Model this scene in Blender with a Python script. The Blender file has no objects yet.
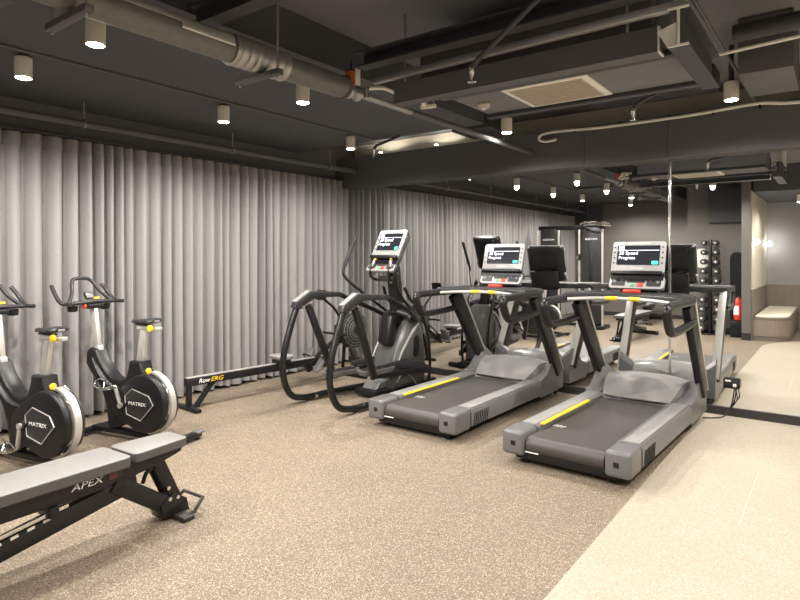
import bpy, bmesh, math, random
from mathutils import Vector, Matrix, Euler
random.seed(7)
SC = bpy.context.scene
COL = SC.collection
PI = math.pi
R = math.radians

# ------------------------------------------------------------------ camera, world, exposure
cam_data = bpy.data.cameras.new('camera')
cam = bpy.data.objects.new('camera', cam_data)
COL.objects.link(cam)
cam.location = (0, 0, 1.6)
cam.rotation_euler = (PI/2, 0, R(36.8))
cam_data.sensor_width = 36.0
cam_data.lens = 586/800*36.0
cam_data.shift_y = -43/800
cam_data.clip_start = 0.02
SC.camera = cam

world = bpy.data.worlds.new('world')
SC.world = world
world.use_nodes = True
world.node_tree.nodes['Background'].inputs[0].default_value = (0.9, 0.92, 1.0, 1)
world.node_tree.nodes['Background'].inputs[1].default_value = 0.05

SC.view_settings.view_transform = 'Standard'
SC.view_settings.look = 'None'
SC.view_settings.gamma = 1.0
SC.view_settings.use_curve_mapping = False
SC.view_settings.exposure = 0.95
try:
    SC.cycles.max_bounces = 10
    SC.cycles.diffuse_bounces = 5
    SC.cycles.glossy_bounces = 5
    SC.cycles.use_denoising = True
    SC.cycles.sample_clamp_indirect = 4.0
except Exception:
    pass

LAMP_W = 92.0          # every ceiling downlight
LAMP_COL = (1.0, 0.945, 0.88)
CEIL = 3.35            # main slab
SOFF = 3.07            # lowered soffit beside the curtain
YM = 6.71              # mirror plane

# ------------------------------------------------------------------ materials
def mat(name, col, rough=0.5, metal=0.0, var=0.0, scale=30.0, bump=0.0, bscale=200.0, emit=None, estr=0.0, coat=0.0, spec=0.5):
    m = bpy.data.materials.new(name)
    m.use_nodes = True
    nt = m.node_tree
    b = nt.nodes['Principled BSDF']
    b.inputs['Base Color'].default_value = (*col, 1)
    b.inputs['Roughness'].default_value = rough
    b.inputs['Metallic'].default_value = metal
    b.inputs['Specular IOR Level'].default_value = spec
    if coat:
        b.inputs['Coat Weight'].default_value = coat
        b.inputs['Coat Roughness'].default_value = 0.1
    tc = nt.nodes.new('ShaderNodeTexCoord')
    if var > 0:
        n = nt.nodes.new('ShaderNodeTexNoise'); n.inputs['Scale'].default_value = scale
        n.inputs['Detail'].default_value = 4
        nt.links.new(tc.outputs['Object'], n.inputs['Vector'])
        mx = nt.nodes.new('ShaderNodeMix'); mx.data_type = 'RGBA'
        mx.inputs[6].default_value = (*[c*(1-var) for c in col], 1)
        mx.inputs[7].default_value = (*[min(1, c*(1+var)) for c in col], 1)
        nt.links.new(n.outputs['Fac'], mx.inputs[0])
        nt.links.new(mx.outputs[2], b.inputs['Base Color'])
    if bump > 0:
        n2 = nt.nodes.new('ShaderNodeTexNoise'); n2.inputs['Scale'].default_value = bscale
        n2.inputs['Detail'].default_value = 3
        nt.links.new(tc.outputs['Object'], n2.inputs['Vector'])
        bp = nt.nodes.new('ShaderNodeBump'); bp.inputs['Strength'].default_value = bump
        bp.inputs['Distance'].default_value = 0.002
        nt.links.new(n2.outputs['Fac'], bp.inputs['Height'])
        nt.links.new(bp.outputs['Normal'], b.inputs['Normal'])
    if emit:
        b.inputs['Emission Color'].default_value = (*emit, 1)
        b.inputs['Emission Strength'].default_value = estr
    return m

def speckle(name, base, light, dark, patch=0.08):
    """rubber granulate: fine chips of two tones in a ground colour"""
    m = bpy.data.materials.new(name); m.use_nodes = True
    nt = m.node_tree; L = nt.links
    b = nt.nodes['Principled BSDF']; b.inputs['Roughness'].default_value = 0.62
    b.inputs['Specular IOR Level'].default_value = 0.3
    tc = nt.nodes.new('ShaderNodeTexCoord')
    def chips(scale, lo, hi):
        v = nt.nodes.new('ShaderNodeTexVoronoi'); v.inputs['Scale'].default_value = scale
        L.new(tc.outputs['Object'], v.inputs['Vector'])
        s = nt.nodes.new('ShaderNodeSeparateColor'); L.new(v.outputs['Color'], s.inputs[0])
        r = nt.nodes.new('ShaderNodeMapRange'); r.inputs[1].default_value = lo; r.inputs[2].default_value = hi
        L.new(s.outputs[0], r.inputs[0])
        return r.outputs[0]
    def mix(a, c, f):
        x = nt.nodes.new('ShaderNodeMix'); x.data_type = 'RGBA'
        if isinstance(a, tuple): x.inputs[6].default_value = (*a, 1)
        else: L.new(a, x.inputs[6])
        x.inputs[7].default_value = (*c, 1)
        L.new(f, x.inputs[0]); return x.outputs[2]
    c = mix(base, light, chips(190, 0.72, 0.8))
    c = mix(c, dark, chips(230, 0.76, 0.84))
    n = nt.nodes.new('ShaderNodeTexNoise'); n.inputs['Scale'].default_value = 1.3; n.inputs['Detail'].default_value = 5
    L.new(tc.outputs['Object'], n.inputs['Vector'])
    r = nt.nodes.new('ShaderNodeMapRange'); r.inputs[1].default_value = 0.3; r.inputs[2].default_value = 0.7
    r.inputs[3].default_value = 1-patch; r.inputs[4].default_value = 1+patch
    L.new(n.outputs['Fac'], r.inputs[0])
    h = nt.nodes.new('ShaderNodeHueSaturation'); L.new(c, h.inputs['Color']); L.new(r.outputs[0], h.inputs['Value'])
    L.new(h.outputs[0], b.inputs['Base Color'])
    n2 = nt.nodes.new('ShaderNodeTexNoise'); n2.inputs['Scale'].default_value = 220
    L.new(tc.outputs['Object'], n2.inputs['Vector'])
    bp = nt.nodes.new('ShaderNodeBump'); bp.inputs['Strength'].default_value = 0.25; bp.inputs['Distance'].default_value = 0.002
    L.new(n2.outputs['Fac'], bp.inputs['Height']); L.new(bp.outputs['Normal'], b.inputs['Normal'])
    return m

def wood(name, c1, c2):
    m = bpy.data.materials.new(name); m.use_nodes = True
    nt = m.node_tree; L = nt.links
    b = nt.nodes['Principled BSDF']; b.inputs['Roughness'].default_value = 0.5
    tc = nt.nodes.new('ShaderNodeTexCoord')
    mp = nt.nodes.new('ShaderNodeMapping'); mp.inputs['Scale'].default_value = (22, 22, 1.2)
    L.new(tc.outputs['Object'], mp.inputs['Vector'])
    n = nt.nodes.new('ShaderNodeTexNoise'); n.inputs['Scale'].default_value = 2.0; n.inputs['Detail'].default_value = 6
    L.new(mp.outputs[0], n.inputs['Vector'])
    x = nt.nodes.new('ShaderNodeMix'); x.data_type = 'RGBA'
    x.inputs[6].default_value = (*c1, 1); x.inputs[7].default_value = (*c2, 1)
    L.new(n.outputs['Fac'], x.inputs[0]); L.new(x.outputs[2], b.inputs['Base Color'])
    return m

M = dict(
    floor=speckle('brown rubber granulate', (0.198, 0.157, 0.113), (0.39, 0.325, 0.245), (0.10, 0.078, 0.055)),
    beige=speckle('beige rubber granulate', (0.395, 0.345, 0.27), (0.48, 0.43, 0.35), (0.32, 0.275, 0.205), 0.04),
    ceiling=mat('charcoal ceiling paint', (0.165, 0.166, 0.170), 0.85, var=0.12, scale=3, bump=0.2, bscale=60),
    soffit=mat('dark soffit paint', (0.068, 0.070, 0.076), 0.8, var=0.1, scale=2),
    wall=mat('dark taupe wall paint', (0.13, 0.122, 0.112), 0.8, var=0.06, scale=3),
    beam=mat('charcoal beam paint', (0.105, 0.104, 0.103), 0.8, var=0.06, scale=3),
    pale=mat('pale cream wall paint', (0.62, 0.57, 0.47), 0.7, var=0.04, scale=3),
    greywall=mat('grey wall paint', (0.30, 0.29, 0.29), 0.75, var=0.05, scale=4),
    mirror=mat('mirror glass', (0.86, 0.87, 0.86), 0.0, 1.0),
    chrome=mat('brushed chrome', (0.75, 0.73, 0.70), 0.18, 1.0),
    silver=mat('silver painted metal', (0.62, 0.60, 0.57), 0.35, 0.6),
    rubber=mat('black baseboard', (0.022, 0.02, 0.02), 0.5),
    curtain=mat('grey curtain cloth', (0.25, 0.241, 0.237), 0.9, var=0.10, scale=60, bump=0.3, bscale=500, spec=0.15),
    tape=mat('dark curtain header tape', (0.245, 0.237, 0.233), 0.9, var=0.1, scale=40),
    black=mat('satin black plastic', (0.010, 0.010, 0.0105), 0.36, var=0.15, scale=20, spec=0.35),
    blackm=mat('black powder coat', (0.009, 0.009, 0.0095), 0.28, 0.0, spec=0.4, bump=0.1, bscale=400),
    charcoal=mat('charcoal plastic', (0.024, 0.024, 0.025), 0.38, var=0.1, scale=20, spec=0.4),
    grey=mat('mid grey plastic', (0.135, 0.134, 0.133), 0.36, var=0.06, scale=15),
    ltgrey=mat('light grey plastic', (0.27, 0.265, 0.258), 0.28, var=0.05, scale=15),
    graphite=mat('graphite plastic', (0.075, 0.075, 0.074), 0.32, var=0.06, scale=15),
    bezel=mat('silver grey console plastic', (0.29, 0.285, 0.28), 0.33),
    belt=mat('dark running belt', (0.058, 0.052, 0.048), 0.5, var=0.14, scale=8, bump=0.3, bscale=500),
    yellow=mat('yellow plastic', (0.85, 0.58, 0.03), 0.4),
    red=mat('red plastic', (0.65, 0.05, 0.03), 0.35),
    green=mat('green button', (0.08, 0.4, 0.15), 0.4),
    white=mat('white lettering', (0.85, 0.85, 0.83), 0.5),
    whitep=mat('white plastic', (0.80, 0.77, 0.70), 0.45, var=0.03, scale=10),
    screen=mat('glossy screen glass', (0.012, 0.012, 0.016), 0.12, emit=(0.25, 0.27, 0.35), estr=0.04),
    scrtext=mat('lit screen text', (0.8, 0.8, 0.9), 0.4, emit=(0.85, 0.88, 1.0), estr=0.6),
    scrblue=mat('lit screen tile', (0.5, 0.55, 0.8), 0.4, emit=(0.55, 0.60, 0.95), estr=0.4),
    scrteal=mat('lit teal button', (0.05, 0.5, 0.45), 0.4, emit=(0.08, 0.75, 0.62), estr=0.3),
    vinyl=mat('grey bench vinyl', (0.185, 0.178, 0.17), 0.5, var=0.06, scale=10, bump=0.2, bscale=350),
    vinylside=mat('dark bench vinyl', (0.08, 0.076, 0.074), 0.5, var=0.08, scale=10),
    steel=mat('galvanised steel', (0.42, 0.41, 0.40), 0.42, 0.8, var=0.15, scale=12),
    duct=mat('dark painted duct', (0.085, 0.083, 0.08), 0.55, var=0.15, scale=6),
    darkduct=mat('near black painted duct', (0.035, 0.035, 0.038), 0.5, var=0.1, scale=6),
    wrap=mat('silver pipe wrap', (0.17, 0.165, 0.158), 0.5, 0.3, var=0.25, scale=18, bump=0.6, bscale=60),
    grille=mat('beige vent grille', (0.52, 0.46, 0.38), 0.6, var=0.05, scale=20),
    brass=mat('brass fitting', (0.62, 0.42, 0.16), 0.35, 0.8),
    orange=mat('orange valve', (0.75, 0.16, 0.04), 0.45),
    lampbody=mat('cream lamp housing', (0.62, 0.58, 0.51), 0.5),
    lens=mat('lit lamp lens', (1, 1, 1), 0.4, emit=(1.0, 0.9, 0.75), estr=28.0),
    globe=mat('lit opal globe', (1, 1, 1), 0.4, emit=(1.0, 0.96, 0.93), estr=60.0),
    wood=wood('grey brown laminate', (0.15, 0.122, 0.098), (0.27, 0.23, 0.19)),
    cushion=mat('cream seat cushion', (0.74, 0.67, 0.54), 0.7, var=0.04, scale=8),
    iron=mat('cast rubber head', (0.018, 0.018, 0.018), 0.5),
)

# ------------------------------------------------------------------ geometry helpers
def V(*a): return Vector(a)

def nb(): return bmesh.new()

def box(bm, c, s, bev=0.0, rot=None, seg=2):
    r = bmesh.ops.create_cube(bm, size=1.0)
    vs = r['verts']
    bmesh.ops.scale(bm, vec=Vector(s), verts=vs)
    if bev > 0:
        es = list({e for v in vs for e in v.link_edges})
        rr = bmesh.ops.bevel(bm, geom=es, offset=min(bev, min(s)*0.48), segments=seg, affect='EDGES', profile=0.5)
        vs = list({v for f in rr['faces'] for v in f.verts} | {v for v in vs if v.is_valid})
    if rot is not None:
        bmesh.ops.rotate(bm, cent=(0, 0, 0), matrix=rot if isinstance(rot, Matrix) else Euler(rot).to_matrix(), verts=vs)
    bmesh.ops.translate(bm, vec=Vector(c), verts=vs)
    return vs

def bar(bm, p0, p1, w, h, bev=0.0, up=(0, 0, 1)):
    p0, p1 = Vector(p0), Vector(p1)
    d = p1-p0; L = d.length; y = d.normalized()
    u = Vector(up)
    if abs(y.dot(u)) > 0.98: u = Vector((0, 1, 0))
    x = y.cross(u).normalized(); z = x.cross(y).normalized()
    m = Matrix((x, y, z)).transposed()
    return box(bm, (p0+p1)/2, (w, L, h), bev, m)

def catmull(pts, n, closed=False):
    P = [Vector(p) for p in pts]
    out = []
    N = len(P)
    rng = range(N if closed else N-1)
    for i in rng:
        a = P[(i-1) % N] if (closed or i > 0) else P[0]*2-P[1]
        b = P[i]; c = P[(i+1) % N]
        d = P[(i+2) % N] if (closed or i+2 < N) else P[-1]*2-P[-2]
        for k in range(n):
            t = k/n
            out.append(0.5*((2*b)+(c-a)*t+(2*a-5*b+4*c-d)*t*t+(3*b-a-3*c+d)*t**3))
    if not closed: out.append(P[-1])
    return out

def tube(bm, pts, r, seg=10, closed=False, smooth=0, flat=None):
    P = catmull(pts, smooth, closed) if smooth else [Vector(p) for p in pts]
    N = len(P)
    rings = []
    prev = None
    for i in range(N):
        if closed: t = (P[(i+1) % N]-P[i-1]).normalized()
        elif i == 0: t = (P[1]-P[0]).normalized()
        elif i == N-1: t = (P[-1]-P[-2]).normalized()
        else: t = ((P[i+1]-P[i]).normalized()+(P[i]-P[i-1]).normalized()).normalized()
        if prev is None:
            u = Vector((0, 0, 1)) if abs(t.z) < 0.9 else Vector((1, 0, 0))
            x = t.cross(u).normalized()
        else:
            x = (prev-t*prev.dot(t)).normalized()
        prev = x
        y = t.cross(x).normalized()
        rr = r[min(i, len(r)-1)] if isinstance(r, (list, tuple)) else r
        rings.append([bm.verts.new(P[i]+x*math.cos(2*PI*k/seg)*rr+y*math.sin(2*PI*k/seg)*rr*(flat or 1)) for k in range(seg)])
    M_ = N if closed else N-1
    for i in range(M_):
        a, b = rings[i], rings[(i+1) % N]
        for k in range(seg):
            bm.faces.new((a[k], a[(k+1) % seg], b[(k+1) % seg], b[k]))
    if not closed:
        bm.faces.new(rings[0][::-1]); bm.faces.new(rings[-1])
    return [v for q in rings for v in q]

def cyl(bm, p0, p1, r, r2=None, seg=18):
    return tube(bm, [p0, p1], [r, r if r2 is None else r2], seg)

def lathe(bm, prof, o, axis='z', seg=24):
    """prof: (radius, height) pairs from one end to the other"""
    o = Vector(o); rings = []
    for (r, h) in prof:
        ring = []
        for k in range(seg):
            a = 2*PI*k/seg; c, s = math.cos(a)*r, math.sin(a)*r
            p = {'z': (c, s, h), 'x': (h, c, s), 'y': (s, h, c)}[axis]
            ring.append(bm.verts.new(o+Vector(p)))
        rings.append(ring)
    for a, b in zip(rings, rings[1:]):
        for k in range(seg):
            bm.faces.new((a[k], a[(k+1) % seg], b[(k+1) % seg], b[k]))
    bm.faces.new(rings[0][::-1]); bm.faces.new(rings[-1])

def prism(bm, poly, axis, a0, a1, bev=0.0, seg=2):
    """poly in the plane across axis: x -> (y,z), y -> (x,z), z -> (x,y)"""
    f = {'x': lambda u, v, a: (a, u, v), 'y': lambda u, v, a: (u, a, v), 'z': lambda u, v, a: (u, v, a)}[axis]
    A = [bm.verts.new(f(u, v, a0)) for u, v in poly]
    B = [bm.verts.new(f(u, v, a1)) for u, v in poly]
    n = len(poly)
    fs = [bm.faces.new(A[::-1]), bm.faces.new(B)]
    for i in range(n):
        fs.append(bm.faces.new((A[i], A[(i+1) % n], B[(i+1) % n], B[i])))
    bmesh.ops.recalc_face_normals(bm, faces=fs)
    if bev > 0:
        es = [e for e in fs[0].edges]+[e for e in fs[1].edges]
        bmesh.ops.bevel(bm, geom=es, offset=bev, segments=seg, affect='EDGES', profile=0.5)

def loft(bm, rings, cap=True):
    RR = [[bm.verts.new(p) for p in r] for r in rings]
    n = len(RR[0])
    for a, b in zip(RR, RR[1:]):
        for k in range(n):
            bm.faces.new((a[k], a[(k+1) % n], b[(k+1) % n], b[k]))
    if cap:
        bm.faces.new(RR[0][::-1]); bm.faces.new(RR[-1])
    bmesh.ops.recalc_face_normals(bm, faces=bm.faces[:])

def rrect(w, h, r, n=4, cx=0, cy=0):
    out = []
    for (sx, sy, a0) in ((1, 1, 0), (-1, 1, 90), (-1, -1, 180), (1, -1, 270)):
        for k in range(n+1):
            a = R(a0+90*k/n)
            out.append((cx+sx*(w/2-r)+r*math.cos(a), cy+sy*(h/2-r)+r*math.sin(a)))
    return out

def circ(cx, cy, r, n=24, a0=0, a1=360):
    full = abs(a1-a0) >= 360
    return [(cx+r*math.cos(R(a0+(a1-a0)*k/(n if full else n-1))), cy+r*math.sin(R(a0+(a1-a0)*k/(n if full else n-1)))) for k in range(n)]

def hull(pts):
    pts = sorted(set(pts))
    def half(ps):
        h = []
        for p in ps:
            while len(h) > 1 and (h[-1][0]-h[-2][0])*(p[1]-h[-2][1])-(h[-1][1]-h[-2][1])*(p[0]-h[-2][0]) <= 0: h.pop()
            h.append(p)
        return h[:-1]
    return half(pts)+half(pts[::-1])

def obj(name, bm, m, parent=None, xf=None, smooth=True):
    if xf is not None: bmesh.ops.transform(bm, matrix=xf, verts=bm.verts[:])
    bmesh.ops.recalc_face_normals(bm, faces=bm.faces[:])
    me = bpy.data.meshes.new(name)
    if smooth:
        for f in bm.faces: f.smooth = True
        for e in bm.edges:
            if len(e.link_faces) == 2 and e.calc_face_angle(0) > R(38): e.smooth = False
    bm.to_mesh(me); bm.free()
    me.materials.append(M[m] if isinstance(m, str) else m)
    o = bpy.data.objects.new(name, me)
    COL.objects.link(o)
    if parent is not None: o.parent = parent
    return o

def tag(o, label, cat, group=None):
    o['label'] = label; o['category'] = cat
    if group: o['group'] = group
    return o

def thing(name, label, cat, loc=(0, 0, 0), rz=0.0, group=None):
    o = bpy.data.objects.new(name, None); COL.objects.link(o)
    o.empty_display_size = 0.1
    o.location = loc; o.rotation_euler = (0, 0, rz)
    return tag(o, label, cat, group)

def struct(name, bm, m, smooth=False):
    o = obj(name, bm, m, None, None, smooth); o['kind'] = 'structure'; return o

def text(name, s, size, m, parent, xf, shear=0.0, ext=0.0008, align='CENTER', sx=1.0):
    cu = bpy.data.curves.new(name, 'FONT'); cu.body = s; cu.size = size; cu.extrude = ext
    cu.shear = shear; cu.align_x = align; cu.align_y = 'CENTER'
    t = bpy.data.objects.new(name+'_curve', cu); COL.objects.link(t)
    bpy.context.view_layer.update()
    dg = bpy.context.evaluated_depsgraph_get()
    me = bpy.data.meshes.new_from_object(t.evaluated_get(dg))
    bpy.data.objects.remove(t); bpy.data.curves.remove(cu)
    me.transform(xf @ Matrix.Diagonal((sx, 1, 1, 1)))
    me.materials.clear(); me.materials.append(M[m])
    o = bpy.data.objects.new(name, me); COL.objects.link(o); o.parent = parent
    return o

def frame(origin, ex, ey):
    ex, ey = Vector(ex).normalized(), Vector(ey).normalized()
    ez = ex.cross(ey)
    m = Matrix((ex, ey, ez)).transposed().to_4x4()
    m.translation = Vector(origin)
    return m

def copy_tree(o, parent=None):
    kids = [k for k in bpy.data.objects if k.parent == o]
    c = o.copy(); COL.objects.link(c)
    if parent is not None: c.parent = parent
    for k in kids: copy_tree(k, c)
    return c

# ------------------------------------------------------------------ the room
XL, XR, YB = -6.14, 2.7, -2.95
b = nb(); box(b, ((XL+XR)/2, (YB+YM)/2+0.1, -0.05), (XR-XL+0.4, YM-YB+0.6, 0.1)); struct('floor', b, 'floor')
# beige running strip: straight edge at X = -1.1 that curves away beside the seating alcove
pl = [(-1.10, YM-0.005), (-1.10, 1.35), (-1.09, 1.0), (-1.02, 0.72), (-0.90, 0.42), (-0.70, 0.12), (-0.40, -0.15), (-0.05, -0.35), (0.5, -0.5), (XR, -0.55), (XR, YM-0.005)]
b = nb(); prism(b, pl[::-1], 'z', -0.02, 0.004); struct('floor_strip', b, 'beige')
b = nb(); prism(b, [(-0.478, 4.0), (-0.470, 4.0), (-0.470, 5.15), (-0.478, 5.15)], 'z', 0.001, 0.0046); struct('floor_seam', b, mat('beige seam', (0.50, 0.43, 0.32), 0.7))

b = nb(); box(b, (XL-0.06, (YB+YM)/2+0.2, CEIL/2), (0.12, YM-YB+0.8, CEIL+0.1)); struct('wall_left', b, 'wall')
b = nb(); box(b, ((XL+XR)/2, YM+0.36, CEIL/2), (XR-XL+0.3, 0.12, CEIL+0.1)); struct('wall_front', b, 'pale')
b = nb(); box(b, ((XL+XR)/2, YM+0.12, 1.32), (XR-XL, 0.20, 2.634)); struct('wall_mirror', b, 'wall')
b = nb(); box(b, (XR+0.06, (YB+YM)/2+0.2, CEIL/2), (0.12, YM-YB+0.8, CEIL+0.1)); struct('wall_right', b, 'pale')
b = nb(); box(b, ((XL-2.6)/2, YB-0.06, CEIL/2), (-2.6-XL+0.1, 0.12, CEIL+0.1)); struct('wall_back', b, 'wall')
b = nb(); box(b, (-2.05, -1.68, CEIL/2), (1.10, 2.56, CEIL+0.1)); struct('wall_recess', b, 'wall')
b = nb(); box(b, (-1.42, -0.24, CEIL/2), (0.155, 1.32, CEIL+0.1)); struct('wall_partition', b, 'wall')
b = nb(); box(b, (0.65, -2.6, CEIL/2), (4.2, 0.16, CEIL+0.1)); struct('wall_alcove', b, 'greywall')
b = nb(); box(b, (-1.335, -1.06, 1.92), (0.02, 2.90, 1.9)); struct('wall_alcove_side', b, 'pale')
b = nb(); box(b, (-1.328, -1.06, 0.485), (0.03, 2.89, 0.97)); struct('trim_1', b, 'wood')
b = nb(); box(b, (0.65, -2.505, 0.485), (4.0, 0.03, 0.97)); struct('trim_2', b, 'wood')
b = nb(); box(b, (-1.42, 0.428, 0.07), (0.16, 0.02, 0.14)); struct('baseboard_partition', b, 'rubber')
b = nb(); box(b, ((XL-2.6)/2, YB+0.01, 0.05), (-2.6-XL, 0.02, 0.1)); struct('baseboard_back', b, 'rubber')
b = nb(); box(b, (-2.05, -0.385, 0.06), (1.10, 0.03, 0.12)); struct('baseboard_recess', b, 'rubber')
b = nb(); box(b, ((XL+XR)/2, YM-0.004, 0.043), (XR-XL, 0.03, 0.086)); struct('baseboard_front', b, 'rubber')
# dark slab added on the back wall, standing in for a dark recess
b = nb(); box(b, (-5.56, YB+0.02, 1.5), (0.66, 0.04, 3.0), 0.005); o = struct('wall_dark_recess', b, 'soffit')
# ceiling: slab, lowered soffit beside the curtain, beam over the mirrors
b = nb(); box(b, ((XL+XR)/2, (YB+YM)/2+0.2, CEIL+0.06), (XR-XL+0.3, YM-YB+0.9, 0.12)); struct('ceiling', b, 'ceiling')
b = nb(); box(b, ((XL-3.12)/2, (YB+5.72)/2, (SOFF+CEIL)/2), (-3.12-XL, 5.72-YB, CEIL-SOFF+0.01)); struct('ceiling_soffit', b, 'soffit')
b = nb(); box(b, ((XL+XR)/2, 6.74, 2.858), (XR-XL, 0.32, 0.442)); struct('ceiling_beam', b, 'beam')
b = nb(); box(b, (-1.43, 6.577, 2.858), (0.012, 0.006, 0.442)); struct('trim_3', b, 'soffit')
b = nb(); box(b, (-2.31, 6.577, 2.858), (0.006, 0.006, 0.442)); struct('trim_4', b, 'soffit')
# upper wall band of the curtain wall
b = nb(); box(b, (XL+0.02, (YB+6.5)/2, 2.93), (0.05, 6.5-YB, 0.28)); struct('trim_5', b, 'beam')

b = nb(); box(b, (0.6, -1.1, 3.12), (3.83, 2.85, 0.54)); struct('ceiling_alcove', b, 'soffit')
b = nb(); box(b, (-1.85, -0.34, 2.68), (0.66, 0.12, 0.72), 0.006); tag(obj('wall_cabinet', b, 'soffit'), 'dark flat cabinet high on the recess wall above the dumbbell rack', 'cabinet')
# mirror panels
seams = [XL, -4.83, -3.55, -2.31, -1.435, -0.2, 1.1, XR]
where = ['mirror panel in the corner next to the grey curtain', 'mirror panel behind the elliptical machine', 'mirror panel behind the left treadmill',
         'narrow mirror panel left of the chrome strip', 'mirror panel right of the chrome strip with a socket box on it', 'mirror panel beyond the right edge over beige floor', 'mirror panel at the far right corner']
for i in range(7):
    b = nb(); box(b, ((seams[i]+seams[i+1])/2, YM+0.008, 1.361), (seams[i+1]-seams[i]-0.004, 0.016, 2.55))
    tag(obj('mirror_panel', b, 'mirror', smooth=False), where[i], 'mirror', 'wall mirror panels')
b = nb(); box(b, (-1.435, YM-0.004, 1.361), (0.022, 0.012, 2.55), 0.003)
tag(obj('chrome_strip', b, 'chrome'), 'slim upright chrome strip covering the joint between two mirrors', 'strip')

# ------------------------------------------------------------------ curtains
def curtain(y0, y1, label, seed):
    rnd = random.Random(seed)
    root = thing('curtain', label, 'curtain', (-6.015, y0, 0.0), 0, 'grey floor length curtains')
    W = y1-y0
    knots = [0.0]
    while knots[-1] < W-0.10: knots.append(knots[-1]+rnd.uniform(0.095, 0.18))
    sc = W/knots[-1]; knots = [k*sc for k in knots]
    amps = [rnd.choice((0.05, 0.065, 0.075, 0.085, 0.09)) for _ in knots]
    sub = 10
    zs = [0.035, 0.25, 0.7, 1.2, 1.7, 2.1, 2.4, 2.55, 2.625, 2.63]
    rings = []
    drift = [rnd.uniform(-0.02, 0.02) for _ in knots]
    def row(z, head=False):
        out = []
        for i in range(len(knots)-1):
            for k in range(sub):
                t = k/sub
                w = knots[i+1]-knots[i]
                a = amps[i]*(1.0-0.25*z/2.7)
                # rounded pleat outwards and a narrow valley
                s = math.sin(PI*t)
                x = a*(2*s**0.8-1.0)+0.006*math.sin(7*knots[i]+z*1.3)
                y = knots[i]+t*w+drift[i]*s*(1-z/2.8)*0.6+0.012*math.sin(2*PI*t+i)*(1-z/2.8)
                if head: x *= 0.75
                out.append((x, y))
        out.append((-0.04, W))
        return out
    b = nb()
    grid = []
    for z in zs:
        zz = z
        line = []
        for j, (x, y) in enumerate(row(z)):
            dz = 0.012*math.sin(j*0.23+seed)*(1-z/2.7) if z < 0.3 else 0
            line.append(b.verts.new((x, y, zz+dz)))
        grid.append(line)
    for r0, r1 in zip(grid, grid[1:]):
        for j in range(len(r0)-1):
            b.faces.new((r0[j], r0[j+1], r1[j+1], r1[j]))
    o = obj('drape', b, 'curtain', root, smooth=False)
    for p in o.data.polygons: p.use_smooth = True
    b = nb(); grid = []
    for z in (2.632, 2.70, 2.745):
        grid.append([b.verts.new((x+0.002, y, z)) for x, y in row(z, True)])
    for r0, r1 in zip(grid, grid[1:]):
        for j in range(len(r0)-1):
            b.faces.new((r0[j], r0[j+1], r1[j+1], r1[j]))
    o = obj('pleat_header', b, 'tape', root)
    return root

curtain(3.203, 6.706, 'grey pleated curtain hanging behind the rowing machine up to the mirror corner', 1)
curtain(0.103, 3.20, 'grey pleated curtain hanging behind the exercise bikes', 2)
curtain(-2.9, 0.10, 'grey pleated curtain near the dark panel on the back wall, seen only in the mirror', 3)
b = nb(); box(b, (-5.985, (YB+6.66)/2, 2.765), (0.03, 6.62-YB, 0.022), 0.004)
tag(obj('curtain_track', b, 'darkduct'), 'slim dark curtain track running along the left wall', 'track')
# black pipe hung along the curtain
def hung_pipe():
    t = thing('sprinkler_main', 'long dark pipe hung level above the curtain tops', 'pipe', (-5.72, 2.0, 2.86))
    b = nb(); cyl(b, (0, -4.85, 0), (0, 4.56, 0), 0.034); obj('pipe', b, 'duct', t)
    for y in (-3.6, -1.6, 0.65, 2.35, 4.0):
        b = nb(); cyl(b, (0, y, 0.03), (0, y, 0.24), 0.007, seg=8); tube(b, [(0.04*math.cos(a*PI/6), y, 0.04*math.sin(a*PI/6)) for a in range(12)], 0.006, 6, True)
        obj('hanger', b, 'steel', t)
hung_pipe()

# ------------------------------------------------------------------ downlights
def downlight(x, y, label, ceil, z=2.9, watts=LAMP_W):
    t = thing('downlight', label, 'lamp', (x, y, z), 0, 'ceiling downlights')
    b = nb(); lathe(b, [(0.046, 0.006), (0.055, 0.0), (0.0565, 0.004), (0.0565, 0.145), (0.05, 0.15)], (0, 0, 0), 'z', 24)
    obj('lamp_housing', b, 'lampbody', t)
    b = nb(); lathe(b, [(0.044, 0.0), (0.044, 0.008)], (0, 0, -0.004), 'z', 24); obj('lamp_lens', b, 'lens', t)
    b = nb()
    cyl(b, (0, 0, 0.15), (0, 0, ceil-z), 0.02 if ceil > SOFF else 0.04, seg=12); obj('mount', b, 'darkduct', t)
    l = bpy.data.lights.new('downlight_beam', 'SPOT'); l.energy = watts; l.color = LAMP_COL
    l.spot_size = R(170); l.spot_blend = 0.55; l.shadow_soft_size = 0.04
    lo = bpy.data.objects.new('downlight_beam', l); COL.objects.link(lo); lo.parent = t; lo.location = (0, 0, -0.03)
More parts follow.
